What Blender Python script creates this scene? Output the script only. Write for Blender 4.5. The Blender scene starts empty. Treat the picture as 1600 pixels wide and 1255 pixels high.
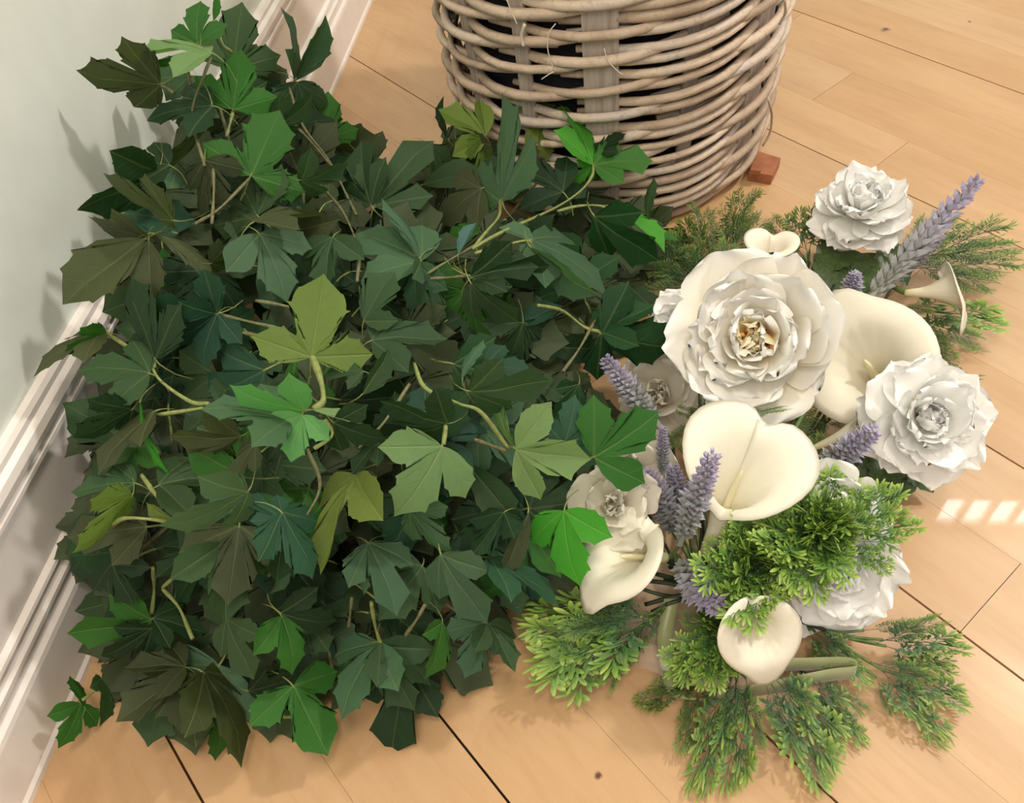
import bpy, bmesh, math, random
import numpy as np
from mathutils import Vector, Matrix
random.seed(7); rng = np.random.default_rng(7)
PI = math.pi
sc = bpy.context.scene
COL = sc.collection

# ------------------------------------------------------------------ camera
F, CX, CY, H = 1300.0, 800.0, 627.5, 0.75          # focal length in pixels of the 1600 x 1255 frame, camera height
def unit(v):
    v = np.array(v, float); return v / np.linalg.norm(v)
v1 = unit((1012 - CX, -1010 - CY, F)); v2 = unit((-780 - CX, -725 - CY, F))
dn = np.cross(v1, v2); dn = dn if dn[1] > 0 else -dn; dn = unit(dn)
RW = np.array([np.cross(v1, -dn), v1, -dn])         # camera (right, down, forward) -> world
camd = bpy.data.cameras.new('camera'); cam = bpy.data.objects.new('camera', camd); COL.objects.link(cam)
camd.sensor_width = 36; camd.lens = F / 1600 * 36; camd.clip_start = 0.02
M = Matrix.Identity(4)
for i in range(3):
    M[i][0] = RW[i][0]; M[i][1] = -RW[i][1]; M[i][2] = -RW[i][2]
M[2][3] = H
cam.matrix_world = M
sc.camera = cam
CAM = Vector((0, 0, H))
def ray(px, py): return Vector(RW @ np.array([px - CX, py - CY, F])).normalized()
def at(px, py, z=0.0):
    d = ray(px, py); return CAM + d * ((z - H) / d.z)

# ------------------------------------------------------------------ world, lights, exposure
w = bpy.data.worlds.new('world'); sc.world = w; w.use_nodes = True
w.node_tree.nodes['Background'].inputs[0].default_value = (1.0, 0.93, 0.85, 1)
w.node_tree.nodes['Background'].inputs[1].default_value = 0.46
sc.view_settings.view_transform = 'Standard'; sc.view_settings.look = 'None'
sc.view_settings.exposure = 0.0; sc.view_settings.gamma = 1.0
sc.view_settings.use_curve_mapping = False
def area(name, loc, target, size, power, col, sy=None):
    l = bpy.data.lights.new(name, 'AREA'); l.size = size; l.energy = power; l.color = col
    if sy: l.shape = 'RECTANGLE'; l.size_y = sy
    o = bpy.data.objects.new(name, l); COL.objects.link(o); o.location = loc
    o.rotation_euler = (Vector(target) - Vector(loc)).to_track_quat('-Z', 'Y').to_euler(); return o
area('ceiling_lamp_light', (1.75, 1.45, 2.6), (-.1, .35, .05), .18, 43, (1.0, .94, .84))
area('overhead_fill', (.25, -.1, 2.5), (-.2, .3, 0), .35, 16, (1.0, .90, .76))  # added fill from overhead, brightens the flowers; stands for no known lamp
area('lamp_fill', (-.1, -.9, 1.9), (-.2, .4, 0), .8, 16, (1.0, .87, .72))
area('cool_side_fill', (2.9, 1.3, 1.7), (0.1, .7, 0), 1.2, 6, (.86, .93, 1.0))  # added cool fill from the right; no window is built there

# ------------------------------------------------------------------ helpers
def tag(o, label=None, cat=None, group=None, kind=None):
    if label: o['label'] = label
    if cat: o['category'] = cat
    if group: o['group'] = group
    if kind: o['kind'] = kind
    return o
def link(o, parent=None):
    COL.objects.link(o)
    if parent is not None: o.parent = parent
    return o
def empty(name, loc=(0, 0, 0)):
    o = bpy.data.objects.new(name, None); o.location = loc; o.empty_display_size = .02; return link(o)
def mesh(name, verts, faces, smooth=True, uvs=None):
    me = bpy.data.meshes.new(name); me.from_pydata([tuple(v) for v in verts], [], faces)
    if smooth: me.polygons.foreach_set('use_smooth', [True] * len(me.polygons))
    if uvs is not None:
        l = me.uv_layers.new(name='UVMap'); l.data.foreach_set('uv', np.array(uvs, 'f').ravel())
    me.update(); return me
def obj(name, me, mat=None, parent=None, mw=None):
    o = bpy.data.objects.new(name, me)
    if mat is not None and not me.materials: me.materials.append(mat)
    link(o, parent)
    if mw is not None: o.matrix_basis = (parent_inv(parent) @ mw) if parent is not None else mw
    return o
PM = {}
def parent_inv(p):
    m = Matrix.Identity(4); q = p
    while q is not None:
        m = q.matrix_basis @ m; q = q.parent
    return m.inverted()
def basis(origin, y, n, s=1.0):
    """matrix whose +Y runs along y and whose +Z is as near n as it can be"""
    y = Vector(y).normalized(); x = y.cross(Vector(n)).normalized(); z = x.cross(y)
    m = Matrix.Identity(4)
    for i in range(3): m[i][0] = x[i] * s; m[i][1] = y[i] * s; m[i][2] = z[i] * s; m[i][3] = origin[i]
    return m
def zbasis(origin, z, xh, s=1.0):
    z = Vector(z).normalized(); y = z.cross(Vector(xh)).normalized(); x = y.cross(z)
    m = Matrix.Identity(4)
    for i in range(3): m[i][0] = x[i] * s; m[i][1] = y[i] * s; m[i][2] = z[i] * s; m[i][3] = origin[i]
    return m
def spline(pts, n):
    """Catmull-Rom through pts"""
    P = [Vector(p) for p in pts]; P = [P[0] * 2 - P[1]] + P + [P[-1] * 2 - P[-2]]
    out = []; k = len(P) - 3
    for i in range(n + 1):
        t = i / n * k; j = min(int(t), k - 1); t -= j
        a, b, c, d = P[j:j + 4]
        out.append(.5 * ((2 * b) + (c - a) * t + (2 * a - 5 * b + 4 * c - d) * t * t + (3 * b - a - 3 * c + d) * t ** 3))
    return out
class MB:
    def __init__(s): s.v = []; s.f = []; s.c = []
    def tube(s, pts, r, k=6, flat=None, cap=True, col=0.0):
        rad = r if callable(r) else (lambda t: r)
        n = len(pts); b = len(s.v); up = Vector((0, 0, 1)); prev = None
        for i, p in enumerate(pts):
            t = (pts[min(i + 1, n - 1)] - pts[max(i - 1, 0)]).normalized()
            if prev is None: prev = t.orthogonal().normalized()
            a = (prev - t * prev.dot(t)).normalized(); prev = a; c = t.cross(a)
            rr = rad(i / (n - 1))
            for j in range(k):
                an = 2 * PI * j / k
                s.v.append(p + a * (math.cos(an) * rr) + c * (math.sin(an) * rr)); s.c.append(col)
        for i in range(n - 1):
            for j in range(k):
                q = b + i * k; s.f.append((q + j, q + (j + 1) % k, q + k + (j + 1) % k, q + k + j))
        if cap:
            s.f.append(tuple(b + j for j in range(k))[::-1]); s.f.append(tuple(b + (n - 1) * k + j for j in range(k)))
    def mesh(s, name, smooth=True):
        me = mesh(name, s.v, s.f, smooth)
        a = me.attributes.new('tipness', 'FLOAT', 'POINT'); a.data.foreach_set('value', [float(x) for x in s.c]); return me

# ------------------------------------------------------------------ materials
class NT:
    def __init__(s, name):
        s.m = bpy.data.materials.new(name); s.m.use_nodes = True; s.t = s.m.node_tree
        s.b = s.t.nodes['Principled BSDF']; s.o = s.t.nodes['Material Output']
    def n(s, typ, **kw):
        q = s.t.nodes.new('ShaderNode' + typ)
        for k, v in kw.items():
            if k.startswith('i_'):
                key = k[2:]; q.inputs[int(key) if key.isdigit() else key].default_value = v
            else: setattr(q, k, v)
        return q
    def l(s, a, b): s.t.links.new(a, b)
    def math(s, op, a, b=None, c=None, clamp=False):
        q = s.n('Math', operation=op); q.use_clamp = clamp
        for i, x in enumerate((a, b, c)):
            if x is None: continue
            if isinstance(x, (int, float)): q.inputs[i].default_value = x
            else: s.l(x, q.inputs[i])
        return q.outputs[0]
    def mix(s, fac, a, b, typ='MIX'):
        q = s.n('Mix', data_type='RGBA', blend_type=typ)
        for i, x in ((0, fac), (6, a), (7, b)):
            if isinstance(x, (int, float)): q.inputs[i].default_value = x
            elif isinstance(x, tuple): q.inputs[i].default_value = (*x, 1) if len(x) == 3 else x
            else: s.l(x, q.inputs[i])
        return q.outputs[2]
    def ramp(s, fac, stops):
        q = s.n('ValToRGB'); e = q.color_ramp.elements
        while len(e) < len(stops): e.new(.5)
        for i, (p, c) in enumerate(stops): e[i].position = p; e[i].color = (*c, 1)
        s.l(fac, q.inputs[0]); return q.outputs[0]
    def noise(s, scale, detail=3, vec=None, rough=.5):
        q = s.n('TexNoise'); q.inputs['Scale'].default_value = scale; q.inputs['Detail'].default_value = detail
        q.inputs['Roughness'].default_value = rough
        if vec is not None: s.l(vec, q.inputs['Vector'])
        return q.outputs[0]
    def bump(s, h, strength=.3, dist=.002):
        q = s.n('Bump'); q.inputs['Strength'].default_value = strength; q.inputs['Distance'].default_value = dist
        s.l(h, q.inputs['Height']); s.l(q.outputs[0], s.b.inputs['Normal']); return q.outputs[0]
    def col(s, c):
        if isinstance(c, tuple): s.b.inputs['Base Color'].default_value = (*c, 1)
        else: s.l(c, s.b.inputs['Base Color'])
    def rough(s, r):
        if isinstance(r, (int, float)): s.b.inputs['Roughness'].default_value = r
        else: s.l(r, s.b.inputs['Roughness'])
    def translucent(s, colour, fac):
        tr = s.n('BsdfTranslucent'); mx = s.n('MixShader'); mx.inputs[0].default_value = fac
        if isinstance(colour, tuple): tr.inputs[0].default_value = (*colour, 1)
        else: s.l(colour, tr.inputs[0])
        s.l(s.b.outputs[0], mx.inputs[1]); s.l(tr.outputs[0], mx.inputs[2]); s.l(mx.outputs[0], s.o.inputs[0])
def simple(name, c, r=.5, nscale=60, var=.12, bump=.1):
    t = NT(name); g = t.n('TexCoord').outputs['Object']
    n = t.noise(nscale, 4, g)
    a = tuple(x * (1 - var) for x in c); b = tuple(min(1, x * (1 + var)) for x in c)
    t.col(t.ramp(n, [(.3, a), (.7, b)])); t.rough(r)
    if bump: t.bump(n, bump, .001)
    return t.m

def leaf_material():
    t = NT('ivy_leaf_fabric'); oi = t.n('ObjectInfo'); uv = t.n('TexCoord').outputs['UV']; sp = t.n('SeparateXYZ'); t.l(uv, sp.inputs[0])
    a, d = sp.outputs[0], t.math('ABSOLUTE', sp.outputs[1])
    g = t.n('TexCoord').outputs['Object']
    wid = t.math('MULTIPLY_ADD', a, -.016, .026)
    rib = t.math('SUBTRACT', 1, t.math('DIVIDE', d, wid), clamp=True)
    fr = t.math('FRACT', t.math('MULTIPLY', t.math('SUBTRACT', a, t.math('MULTIPLY', d, .95)), 5.2))
    sec = t.math('SUBTRACT', 1, t.math('DIVIDE', t.math('ABSOLUTE', t.math('SUBTRACT', fr, .5)), .045), clamp=True)
    reach = t.math('LESS_THAN', d, .15)
    sec = t.math('MULTIPLY', t.math('MULTIPLY', sec, reach), .38)
    vein = t.math('MAXIMUM', rib, sec)
    n1 = t.noise(5, 3, g); n2 = t.noise(160, 2, g)
    base = t.mix(t.math('MULTIPLY', t.math('SUBTRACT', n1, .35, clamp=True), 1.1), oi.outputs['Color'], t.mix(1.0, oi.outputs['Color'], (1.25, 1.15, .8), 'MULTIPLY'))
    base = t.mix(t.math('MULTIPLY', n2, .25), base, t.mix(1.0, base, (.62, .62, .62), 'MULTIPLY'))
    veinc = t.mix(.5, t.mix(1.0, oi.outputs['Color'], (1.8, 1.6, 1.4), 'MULTIPLY'), (.22, .26, .13))
    c = t.mix(t.math('MULTIPLY', vein, .50), base, veinc)
    t.col(c); t.rough(.58); t.b.inputs['Specular IOR Level'].default_value = .28
    t.bump(t.math('ADD', t.math('MULTIPLY', vein, -1.0), t.math('MULTIPLY', n2, .35)), .5, .0016)
    t.translucent(t.mix(1.0, c, (1.15, 1.5, .6), 'MULTIPLY'), .30)
    return t.m
def tip_material(name, stops, rough=.45, trans=.2):
    t = NT(name); at_ = t.n('Attribute', attribute_name='tipness')
    n = t.noise(90, 2, t.n('TexCoord').outputs['Object'])
    c = t.ramp(t.math('ADD', at_.outputs['Fac'], t.math('MULTIPLY', t.math('SUBTRACT', n, .5), .25)), stops)
    t.col(c); t.rough(rough)
    if trans: t.translucent(c, trans)
    return t.m
def petal_material(name, stops, trans=.15, rough=.62):
    t = NT(name); tc = t.n('TexCoord'); sp = t.n('SeparateXYZ'); t.l(tc.outputs['UV'], sp.inputs[0])
    c = t.ramp(sp.outputs[1], stops)
    mp = t.n('Mapping'); mp.inputs['Scale'].default_value = (60, 3, 1); t.l(tc.outputs['UV'], mp.inputs[0])
    n = t.noise(1, 3, mp.outputs[0]); n2 = t.noise(300, 2, tc.outputs['Object'])
    c = t.mix(t.math('MULTIPLY', n, .10), c, (.62, .62, .60))
    t.col(c); t.rough(rough); t.b.inputs['Specular IOR Level'].default_value = .25
    t.translucent(c, trans); return t.m
def floor_material():
    t = NT('maple_planks'); oi = t.n('ObjectInfo'); geo = t.n('NewGeometry')
    rot = t.n('Mapping'); rot.inputs['Rotation'].default_value = (0, 0, -PLANK_ANG); t.l(geo.outputs['Position'], rot.inputs[0])
    off = t.n('CombineXYZ'); t.l(t.math('MULTIPLY', oi.outputs['Random'], 37), off.inputs[2])
    ad = t.n('VectorMath', operation='ADD'); t.l(rot.outputs[0], ad.inputs[0]); t.l(off.outputs[0], ad.inputs[1])
    st = t.n('Mapping'); st.inputs['Scale'].default_value = (.16, 1, 1); t.l(ad.outputs[0], st.inputs[0])
    n1 = t.noise(16, 5, st.outputs[0], .6); n2 = t.noise(120, 3, st.outputs[0], .6); n3 = t.noise(7, 2, ad.outputs[0])
    c = t.ramp(oi.outputs['Random'], [(0, (.53, .325, .165)), (.35, (.56, .35, .185)), (.7, (.58, .375, .21)), (1, (.55, .36, .205))])
    c = t.mix(t.math('MULTIPLY', t.math('SUBTRACT', n1, .42, clamp=True), 1.6), c, (.38, .205, .088))
    c = t.mix(t.math('MULTIPLY', t.math('SUBTRACT', n2, .5, clamp=True), .7), c, (.34, .18, .08))
    c = t.mix(t.math('MULTIPLY', t.math('SUBTRACT', n3, .5, clamp=True), .6), c, (.66, .46, .28))
    for (px, py, r) in ((1383, 46, .0075), (934, 1213, .0032), (1515, 34, .003), (1206, 46, .002)):   # knots in the wood
        k = at(px, py); sb = t.n('VectorMath', operation='SUBTRACT'); t.l(geo.outputs['Position'], sb.inputs[0]); sb.inputs[1].default_value = k
        ln = t.n('VectorMath', operation='LENGTH'); t.l(sb.outputs[0], ln.inputs[0])
        dd = t.math('ADD', ln.outputs['Value'], t.math('MULTIPLY', t.math('SUBTRACT', n2, .5), r * 2))
        c = t.mix(t.math('SUBTRACT', 1.6, t.math('DIVIDE', dd, r * .7), clamp=True), c, (.10, .04, .02))
    t.col(c); t.rough(.38); t.b.inputs['Specular IOR Level'].default_value = .35
    t.b.inputs['Coat Weight'].default_value = .55; t.b.inputs['Coat Roughness'].default_value = .03; t.b.inputs['Coat IOR'].default_value = 1.45
    t.bump(t.math('ADD', n1, n2), .04, .001)
    return t.m
pv = RW @ v2; PLANK_ANG = math.atan2(pv[1], pv[0])

def paint(name, c, r=.45, b=.05):
    return simple(name, c, r, 25, .03, b)
M_floor = floor_material()
M_gap = simple('dark_floor_gap', (.05, .022, .01), .9)
M_wall = paint('cream_wall_paint', (.77, .81, .76), .55, .12)
M_trim = paint('white_trim_paint', (.86, .80, .77), .30)
M_leaf = leaf_material()
M_vine = simple('ivy_vine', (.145, .14, .065), .6, 200, .35, .3)
M_vine2 = simple('young_ivy_vine', (.22, .26, .08), .55, 200, .25, .3)
M_peony = petal_material('peony_petal', [(0, (.88, .56, .17)), (.3, (.92, .82, .58)), (.7, (.97, .94, .86)), (1, (.97, .97, .97))])
M_heart = petal_material('peony_inner_petal', [(0, (.92, .42, .04)), (.40, (.96, .66, .22)), (.75, (.97, .84, .50)), (1, (.97, .92, .72))])
M_white = petal_material('white_petal', [(0, (.80, .80, .58)), (.2, (.88, .88, .80)), (.6, (.97, .97, .95)), (1, (.98, .98, .98))])
M_cream = petal_material('cream_petal', [(0, (.60, .54, .38)), (.4, (.78, .73, .62)), (1, (.84, .80, .72))], .25)
M_calla = petal_material('calla_foam', [(0, (.66, .66, .30)), (.18, (.86, .80, .60)), (.7, (.88, .84, .71)), (1, (.90, .86, .74))], .15, .5)
M_spadix = simple('calla_spadix', (.88, .80, .52), .7, 400, .15, .5)
M_stamen = simple('orange_stamen', (.85, .42, .08), .7, 300, .2, .3)
M_stem = simple('dark_green_stem', (.030, .045, .022), .5, 120, .3, .2)
M_gstem = simple('green_stem', (.10, .17, .05), .5, 120, .3, .2)
M_fern = tip_material('cedar_sprig', [(0, (.022, .070, .022)), (.32, (.050, .15, .040)), (.62, (.17, .32, .05)), (.95, (.42, .58, .12))])
M_fern3 = tip_material('dark_cedar_sprig', [(0, (.022, .060, .030)), (.42, (.045, .120, .042)), (.65, (.15, .27, .05)), (.95, (.38, .48, .10))])
M_fern2 = tip_material('olive_sprig', [(0, (.03, .06, .015)), (.5, (.07, .13, .03)), (.8, (.18, .24, .04)), (1, (.34, .36, .06))])
M_lav = tip_material('lavender', [(0, (.34, .38, .33)), (.4, (.46, .47, .50)), (.7, (.47, .44, .60)), (1, (.45, .38, .58))], .7, .15)
M_wicker = None

# ------------------------------------------------------------------ room
XW = -.545
box = lambda x0, x1, y0, y1, z0, z1: ([(x, y, z) for x in (x0, x1) for y in (y0, y1) for z in (z0, z1)],
      [(0, 1, 3, 2), (4, 6, 7, 5), (0, 4, 5, 1), (2, 3, 7, 6), (0, 2, 6, 4), (1, 5, 7, 3)])
def boxobj(name, dims, mat, parent=None): return obj(name, mesh(name, *box(*dims), smooth=False), mat, parent)
floor = tag(boxobj('floor', (XW, 4.6, -1.6, 2.2, -.06, -.010), M_gap), kind='structure')
tag(boxobj('wall_left', (XW - .12, XW, -1.6, 2.2, -.06, 2.7), M_wall), kind='structure')
tag(boxobj('ceiling', (XW, 4.6, -1.6, 2.2, 2.7, 2.8), paint('ceiling_paint', (.85, .82, .76), .7)), kind='structure')
# planks: strips that run diagonally to the wall
ca, sa = math.cos(PLANK_ANG), math.sin(PLANK_ANG)
def perp(p): return p.x * sa - p.y * ca
def along(p): return p.x * ca + p.y * sa
seam_px = [(0, (287, 1200)), (2, (728, 1170)), (4, (1243, 1193)), (6, (1495, 985)), (8, (1570, 714)), (11, (1403, 297)), (14, (1416, 80))]
ks = np.array([k for k, _ in seam_px], float); ps = np.array([perp(at(*p)) for _, p in seam_px])
slope, icpt = np.polyfit(ks, ps, 1)
def seam(k):
    if k < 0 or k > 14: return slope * k + icpt
    return float(np.interp(k, ks, ps))
deep = {-8, -6, -4, -2, 0, 2, 4, 6, 8, 11, 14, 17, 20, 23, 26}
plank_me = mesh('plank', *box(-.5, .5, -.5, .5, -1, 0), smooth=False)
def inside_poly(t, q):      # corner of strip -> world
    return (t * ca + q * sa, t * sa - q * ca)
def clip_rect(poly, lim):
    for ax, sgn, v in lim:
        out = []
        for i in range(len(poly)):
            a, b = poly[i], poly[(i + 1) % len(poly)]
            ia, ib = sgn * (a[ax] - v) >= 0, sgn * (b[ax] - v) >= 0
            if ia: out.append(a)
            if ia != ib:
                s_ = (v - a[ax]) / (b[ax] - a[ax]); out.append((a[0] + (b[0] - a[0]) * s_, a[1] + (b[1] - a[1]) * s_))
        poly = out
        if not poly: return []
    return poly
lim = [(0, 1, XW + .002), (0, -1, 2.6), (1, 1, -.5), (1, -1, 2.045)]
forced = {12: [along(at(1397, 71))], 11: [along(at(1528, 141))], 9: [along(at(1440, 420))]}
for k in range(-8, 26):
    g0 = .0011 if k in deep else .00012; g1 = .0011 if k + 1 in deep else .00012
    q0, q1 = seam(k) + g0, seam(k + 1) - g1
    cuts = [-4.0]; x = -4.0 + random.random()
    while x < 4.5: cuts.append(x); x += random.uniform(.55, 1.25)
    for e in forced.get(k, []): cuts = [c for c in cuts if abs(c - e) > .35] + [e]
    cuts = sorted(cuts) + [5.2]
    for a, b in zip(cuts[:-1], cuts[1:]):
        a += .0003; b -= .0003
        poly = clip_rect([inside_poly(a, q0), inside_poly(b, q0), inside_poly(b, q1), inside_poly(a, q1)], lim)
        if len(poly) < 3: continue
        ar = sum(poly[i][0] * poly[(i + 1) % len(poly)][1] - poly[(i + 1) % len(poly)][0] * poly[i][1] for i in range(len(poly)))
        if ar < 0: poly = poly[::-1]
        if abs(ar) < 1e-4: continue
        n = len(poly)
        me = mesh('plank', [(p[0], p[1], 0) for p in poly] + [(p[0], p[1], -.0099) for p in poly],
                  [tuple(range(n)), tuple(range(2 * n - 1, n - 1, -1))] + [(i, i + n, (i + 1) % n + n, (i + 1) % n) for i in range(n)], smooth=False)
        obj('plank', me, M_floor, floor)
# baseboard: cap, flat, stepped moulding, plinth
prof = [(.0, .212), (.008, .212), (.011, .208), (.0115, .203), (.0165, .199), (.0185, .192), (.0175, .186), (.0135, .183), (.0130, .180), (.0165, .178), (.0165, .174), (.0120, .172),
        (.0120, .104), (.0175, .101), (.0185, .098), (.0150, .094), (.0175, .089), (.0205, .086), (.0205, .082), (.0165, .079), (.0185, .072), (.0225, .068), (.0235, .063),
        (.0240, .010), (.0265, .006), (.0265, 0.0), (0, 0.0)]
pv_, pf = [], []
for y in (-1.6, 2.2): pv_ += [(XW + a, y, z) for a, z in prof]
n = len(prof); pf = [(i, i + 1, i + 1 + n, i + n) for i in range(n - 1)] + [tuple(range(n))[::-1], tuple(range(n, 2 * n))]
tag(obj('baseboard_left', mesh('baseboard_left', pv_, pf, smooth=False), M_trim), kind='structure')
# far wall with the row of panes that the floor mirrors
Fp = at(1540, 806); dr = ray(1540, 806); dr.z = -dr.z
YB = 2.05; Wc = Fp + dr * ((YB - Fp.y) / dr.y)
pw, ph, pitch = .074, .19, .108
npn = 8; x0 = Wc.x - .175
xa, xb = x0 - .06, x0 + pitch * npn + .02; za, zb = Wc.z - ph / 2 - .05, Wc.z + ph / 2 + .05
bb = MB()
vs, fs = [], []
for d in ((XW, xa, YB, YB + .12, -.06, 2.7), (xb, 4.6, YB, YB + .12, -.06, 2.7), (xa, xb, YB, YB + .12, -.06, za), (xa, xb, YB, YB + .12, zb, 2.7)):
    a, b = box(*d); o_ = len(vs); vs += a; fs += [tuple(i + o_ for i in f) for f in b]
tag(obj('wall_back', mesh('wall_back', vs, fs, smooth=False), M_wall), kind='structure')
tag(boxobj('baseboard_back', (XW + .02, 4.6, YB - .02, YB, 0, .2), M_trim), kind='structure')
vs, fs = [], []
for i in range(npn + 1):
    a, b = box(x0 + i * pitch - (pitch - pw), x0 + i * pitch, YB + .02, YB + .06, za, zb); o_ = len(vs); vs += a; fs += [tuple(q + o_ for q in f) for f in b]
for z_ in ((za, za + .05), (zb - .05, zb)):
    a, b = box(xa, xb, YB + .015, YB + .065, *z_); o_ = len(vs); vs += a; fs += [tuple(q + o_ for q in f) for f in b]
win = tag(obj('window_1', mesh('window_1', vs, fs, smooth=False), M_trim), kind='structure')
tp = NT('daylit_pane'); tp.b.inputs['Emission Color'].default_value = (.93, .96, 1, 1); tp.b.inputs['Emission Strength'].default_value = 22.0
pn = mesh('window_pane', *box(0, pw, 0, .005, za + .05 - Wc.z, zb - .05 - Wc.z), smooth=False)
for i in range(npn):
    o = obj('window_pane', pn, tp.m, win); o.location = (x0 + i * pitch, YB + .04, Wc.z)

# ------------------------------------------------------------------ wicker basket
def wicker_mat():
    t = NT('whitewashed_wicker'); oi = t.n('ObjectInfo'); g = t.n('TexCoord').outputs['Object']
    n1 = t.noise(22, 4, g); n2 = t.noise(190, 3, g)
    at_ = t.n('Attribute', attribute_name='tipness')
    c = t.ramp(t.math('ADD', t.math('MULTIPLY', n1, .55), t.math('MULTIPLY', at_.outputs['Fac'], .45)), [(.22, (.34, .25, .18)), (.42, (.52, .40, .30)), (.62, (.66, .53, .41)), (.8, (.56, .50, .46))])
    c = t.mix(t.math('MULTIPLY', t.math('SUBTRACT', n2, .55, clamp=True), 2.2), c, (.26, .18, .12))
    t.col(c); t.rough(.65); t.bump(n2, .5, .002); return t.m
def stake_mat():
    t = NT('grey_washed_stake'); g = t.n('TexCoord').outputs['Object']
    mp = t.n('Mapping'); mp.inputs['Scale'].default_value = (1, 1, .06); t.l(g, mp.inputs[0])
    n1 = t.noise(190, 4, mp.outputs[0]); n2 = t.noise(14, 3, g)
    c = t.ramp(n1, [(.3, (.34, .28, .24)), (.5, (.48, .42, .37)), (.7, (.60, .54, .48))])
    c = t.mix(t.math('MULTIPLY', n2, .3), c, (.52, .40, .30))
    t.col(c); t.rough(.7); t.bump(n1, .5, .002); return t.m
M_wicker = wicker_mat(); M_stake = stake_mat()
BC = Vector((-.035, 1.125, 0)); RB, KB = .212, .045
bask = tag(empty('wicker_basket', BC), 'round whitewashed wicker basket standing on the planks behind the ivy', 'basket')
view_ang = math.atan2(-BC.y, -BC.x)                     # side that faces the camera
stakes = [(-3, 1), (25, 0), (56, 1), (84, 0), (112, 1), (140, 0), (168, 1), (196, 0), (224, 1), (253, 0), (282, 1), (307, 0), (332, 0)]
sang = [view_ang + math.radians(a) for a, _ in stakes]
def rad(z): return RB + KB * z + (-.012 * max(0, 1 - z / .05) ** 2)
def bp(an, z, dr_=0): r = rad(z) + dr_; return Vector((r * math.cos(an), r * math.sin(an), z))
HB = .52
for (deg, wide), an in zip(stakes, sang):
    wd = .0205 if wide else .0095; th = .006
    vs, fs = [], []; N = 14
    for i in range(N + 1):
        z = .004 + (HB - .004) * i / N; c0 = bp(an, z, -.003); tx = Vector((-math.sin(an), math.cos(an), 0)); nx = Vector((math.cos(an), math.sin(an), 0))
        for sx, sn in ((-1, -.3), (-1, .4), (-.8, .5), (.8, .5), (1, .4), (1, -.3)):
            vs.append(c0 + tx * (sx * wd) + nx * (sn * th * 2 * .5 + (.002 if wide else 0)))
    for i in range(N):
        for j in range(6): fs.append((i * 6 + j, i * 6 + (j + 1) % 6, i * 6 + 6 + (j + 1) % 6, i * 6 + 6 + j))
    fs += [tuple(range(6))[::-1], tuple(range(N * 6, N * 6 + 6))]
    obj('stake', mesh('stake', vs, fs, smooth=False), M_stake, bask)
ns = len(stakes)
def uang(k):                                            # unwrapped stake angle
    return sang[k % ns] + 2 * PI * (k // ns)
pitch_z = .0172; nrow = int((HB - .02) / pitch_z)
for r in range(nrow):
    z0 = .012 + r * pitch_z; mb = MB(); par = r % 2
    k = par
    while k < ns + par:
        jit = random.uniform(-.0028, .0028)
        a0, a1, a2 = uang(k), uang(k + 1), uang(k + 2)
        rr = random.uniform(.0048, .0066)
        e0 = random.uniform(.10, .30); st_, en = a0 - e0 * .8, a2 + e0
        pts = []; NP = 15; sl = random.uniform(.018, .030)
        for i in range(NP + 1):
            an = st_ + (en - st_) * i / NP
            if an < a0: u = -(a0 - an) / .4
            elif an < a1: u = (an - a0) / (a1 - a0)
            elif an < a2: u = 1 + (an - a1) / (a2 - a1)
            else: u = 2 + (an - a2) / .4
            off = -.0085 + .0205 * (math.sin(PI * min(max(u, 0), 2) / 2) ** 1.0)
            if u < 0 : off = -.0095
            if u > 2: off = -.0085 + .013 * min(1, (u - 2) * 1.2) * 0
            z = z0 + jit + sl * (i / NP - .5) + random.uniform(-.0005, .0005)
            pts.append(bp(an, max(.007, z), off))
        mb.tube(pts, lambda t, rr=rr: rr * (1 - .25 * abs(2 * t - 1) ** 4), 7, col=random.random())
        k += 2
    obj('strand', mb.mesh('strand'), M_wicker, bask)
# bottom hoop, rim, dark lining
mb = MB(); mb.tube([bp(2 * PI * i / 48, .0085, .002) for i in range(49)], .0078, 8, col=.6); obj('bottom_hoop', mb.mesh('bottom_hoop'), M_wicker, bask)
mb = MB()
for q in range(3): mb.tube([bp(2 * PI * i / 60, HB + .006 * math.sin(i * 1.3 + q * 2.1), .006 * math.cos(i * 1.3 + q * 2.1)) for i in range(61)], .0075, 7, col=.5)
obj('rim', mb.mesh('rim'), M_wicker, bask)
vs, fs = [], []; K = 40
zz = [.012, .012, .2, .42]; rr_ = [0.001, rad(0) - .022, rad(.2) - .02, rad(.42) - .02]
for z, r in zip(zz, rr_):
    for i in range(K): vs.append((r * math.cos(2 * PI * i / K), r * math.sin(2 * PI * i / K), z))
for j in range(3):
    for i in range(K): fs.append((j * K + i, j * K + (i + 1) % K, (j + 1) * K + (i + 1) % K, (j + 1) * K + i))
obj('lining', mesh('lining', vs, fs), simple('dark_navy_lining', (.012, .012, .022), .9, 80, .3, .3), bask)['label'] = 'dark navy cloth lining'
M_fib = simple('pale_fibre', (.80, .70, .56), .6)
def frontz(px, py, extra=.004):   # point on the basket's outside seen at a pixel
    d = ray(px, py); best = None
    for i in range(4000):
        p = CAM + d * (.5 + i * .0004); q = p - BC
        if math.hypot(q.x, q.y) < rad(q.z) + .014 + extra: return p
    return CAM + d * 1.0
for pl in ([(868, 37), (858, 52), (856, 78), (866, 112)], [(866, 112), (858, 116), (846, 124)], [(944, 76), (950, 95), (966, 112), (973, 116)], [(820, 38), (815, 56), (818, 72)],
           [(792, 0), (800, 20), (808, 38)]):
    pts = [frontz(*p) - BC for p in pl]; mb = MB(); mb.tube(spline(pts, 14), .0007 if pl[0][0] != 820 else .0022, 5, col=.9); obj('loose_fibre', mb.mesh('loose_fibre'), M_fib, bask)
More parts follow.
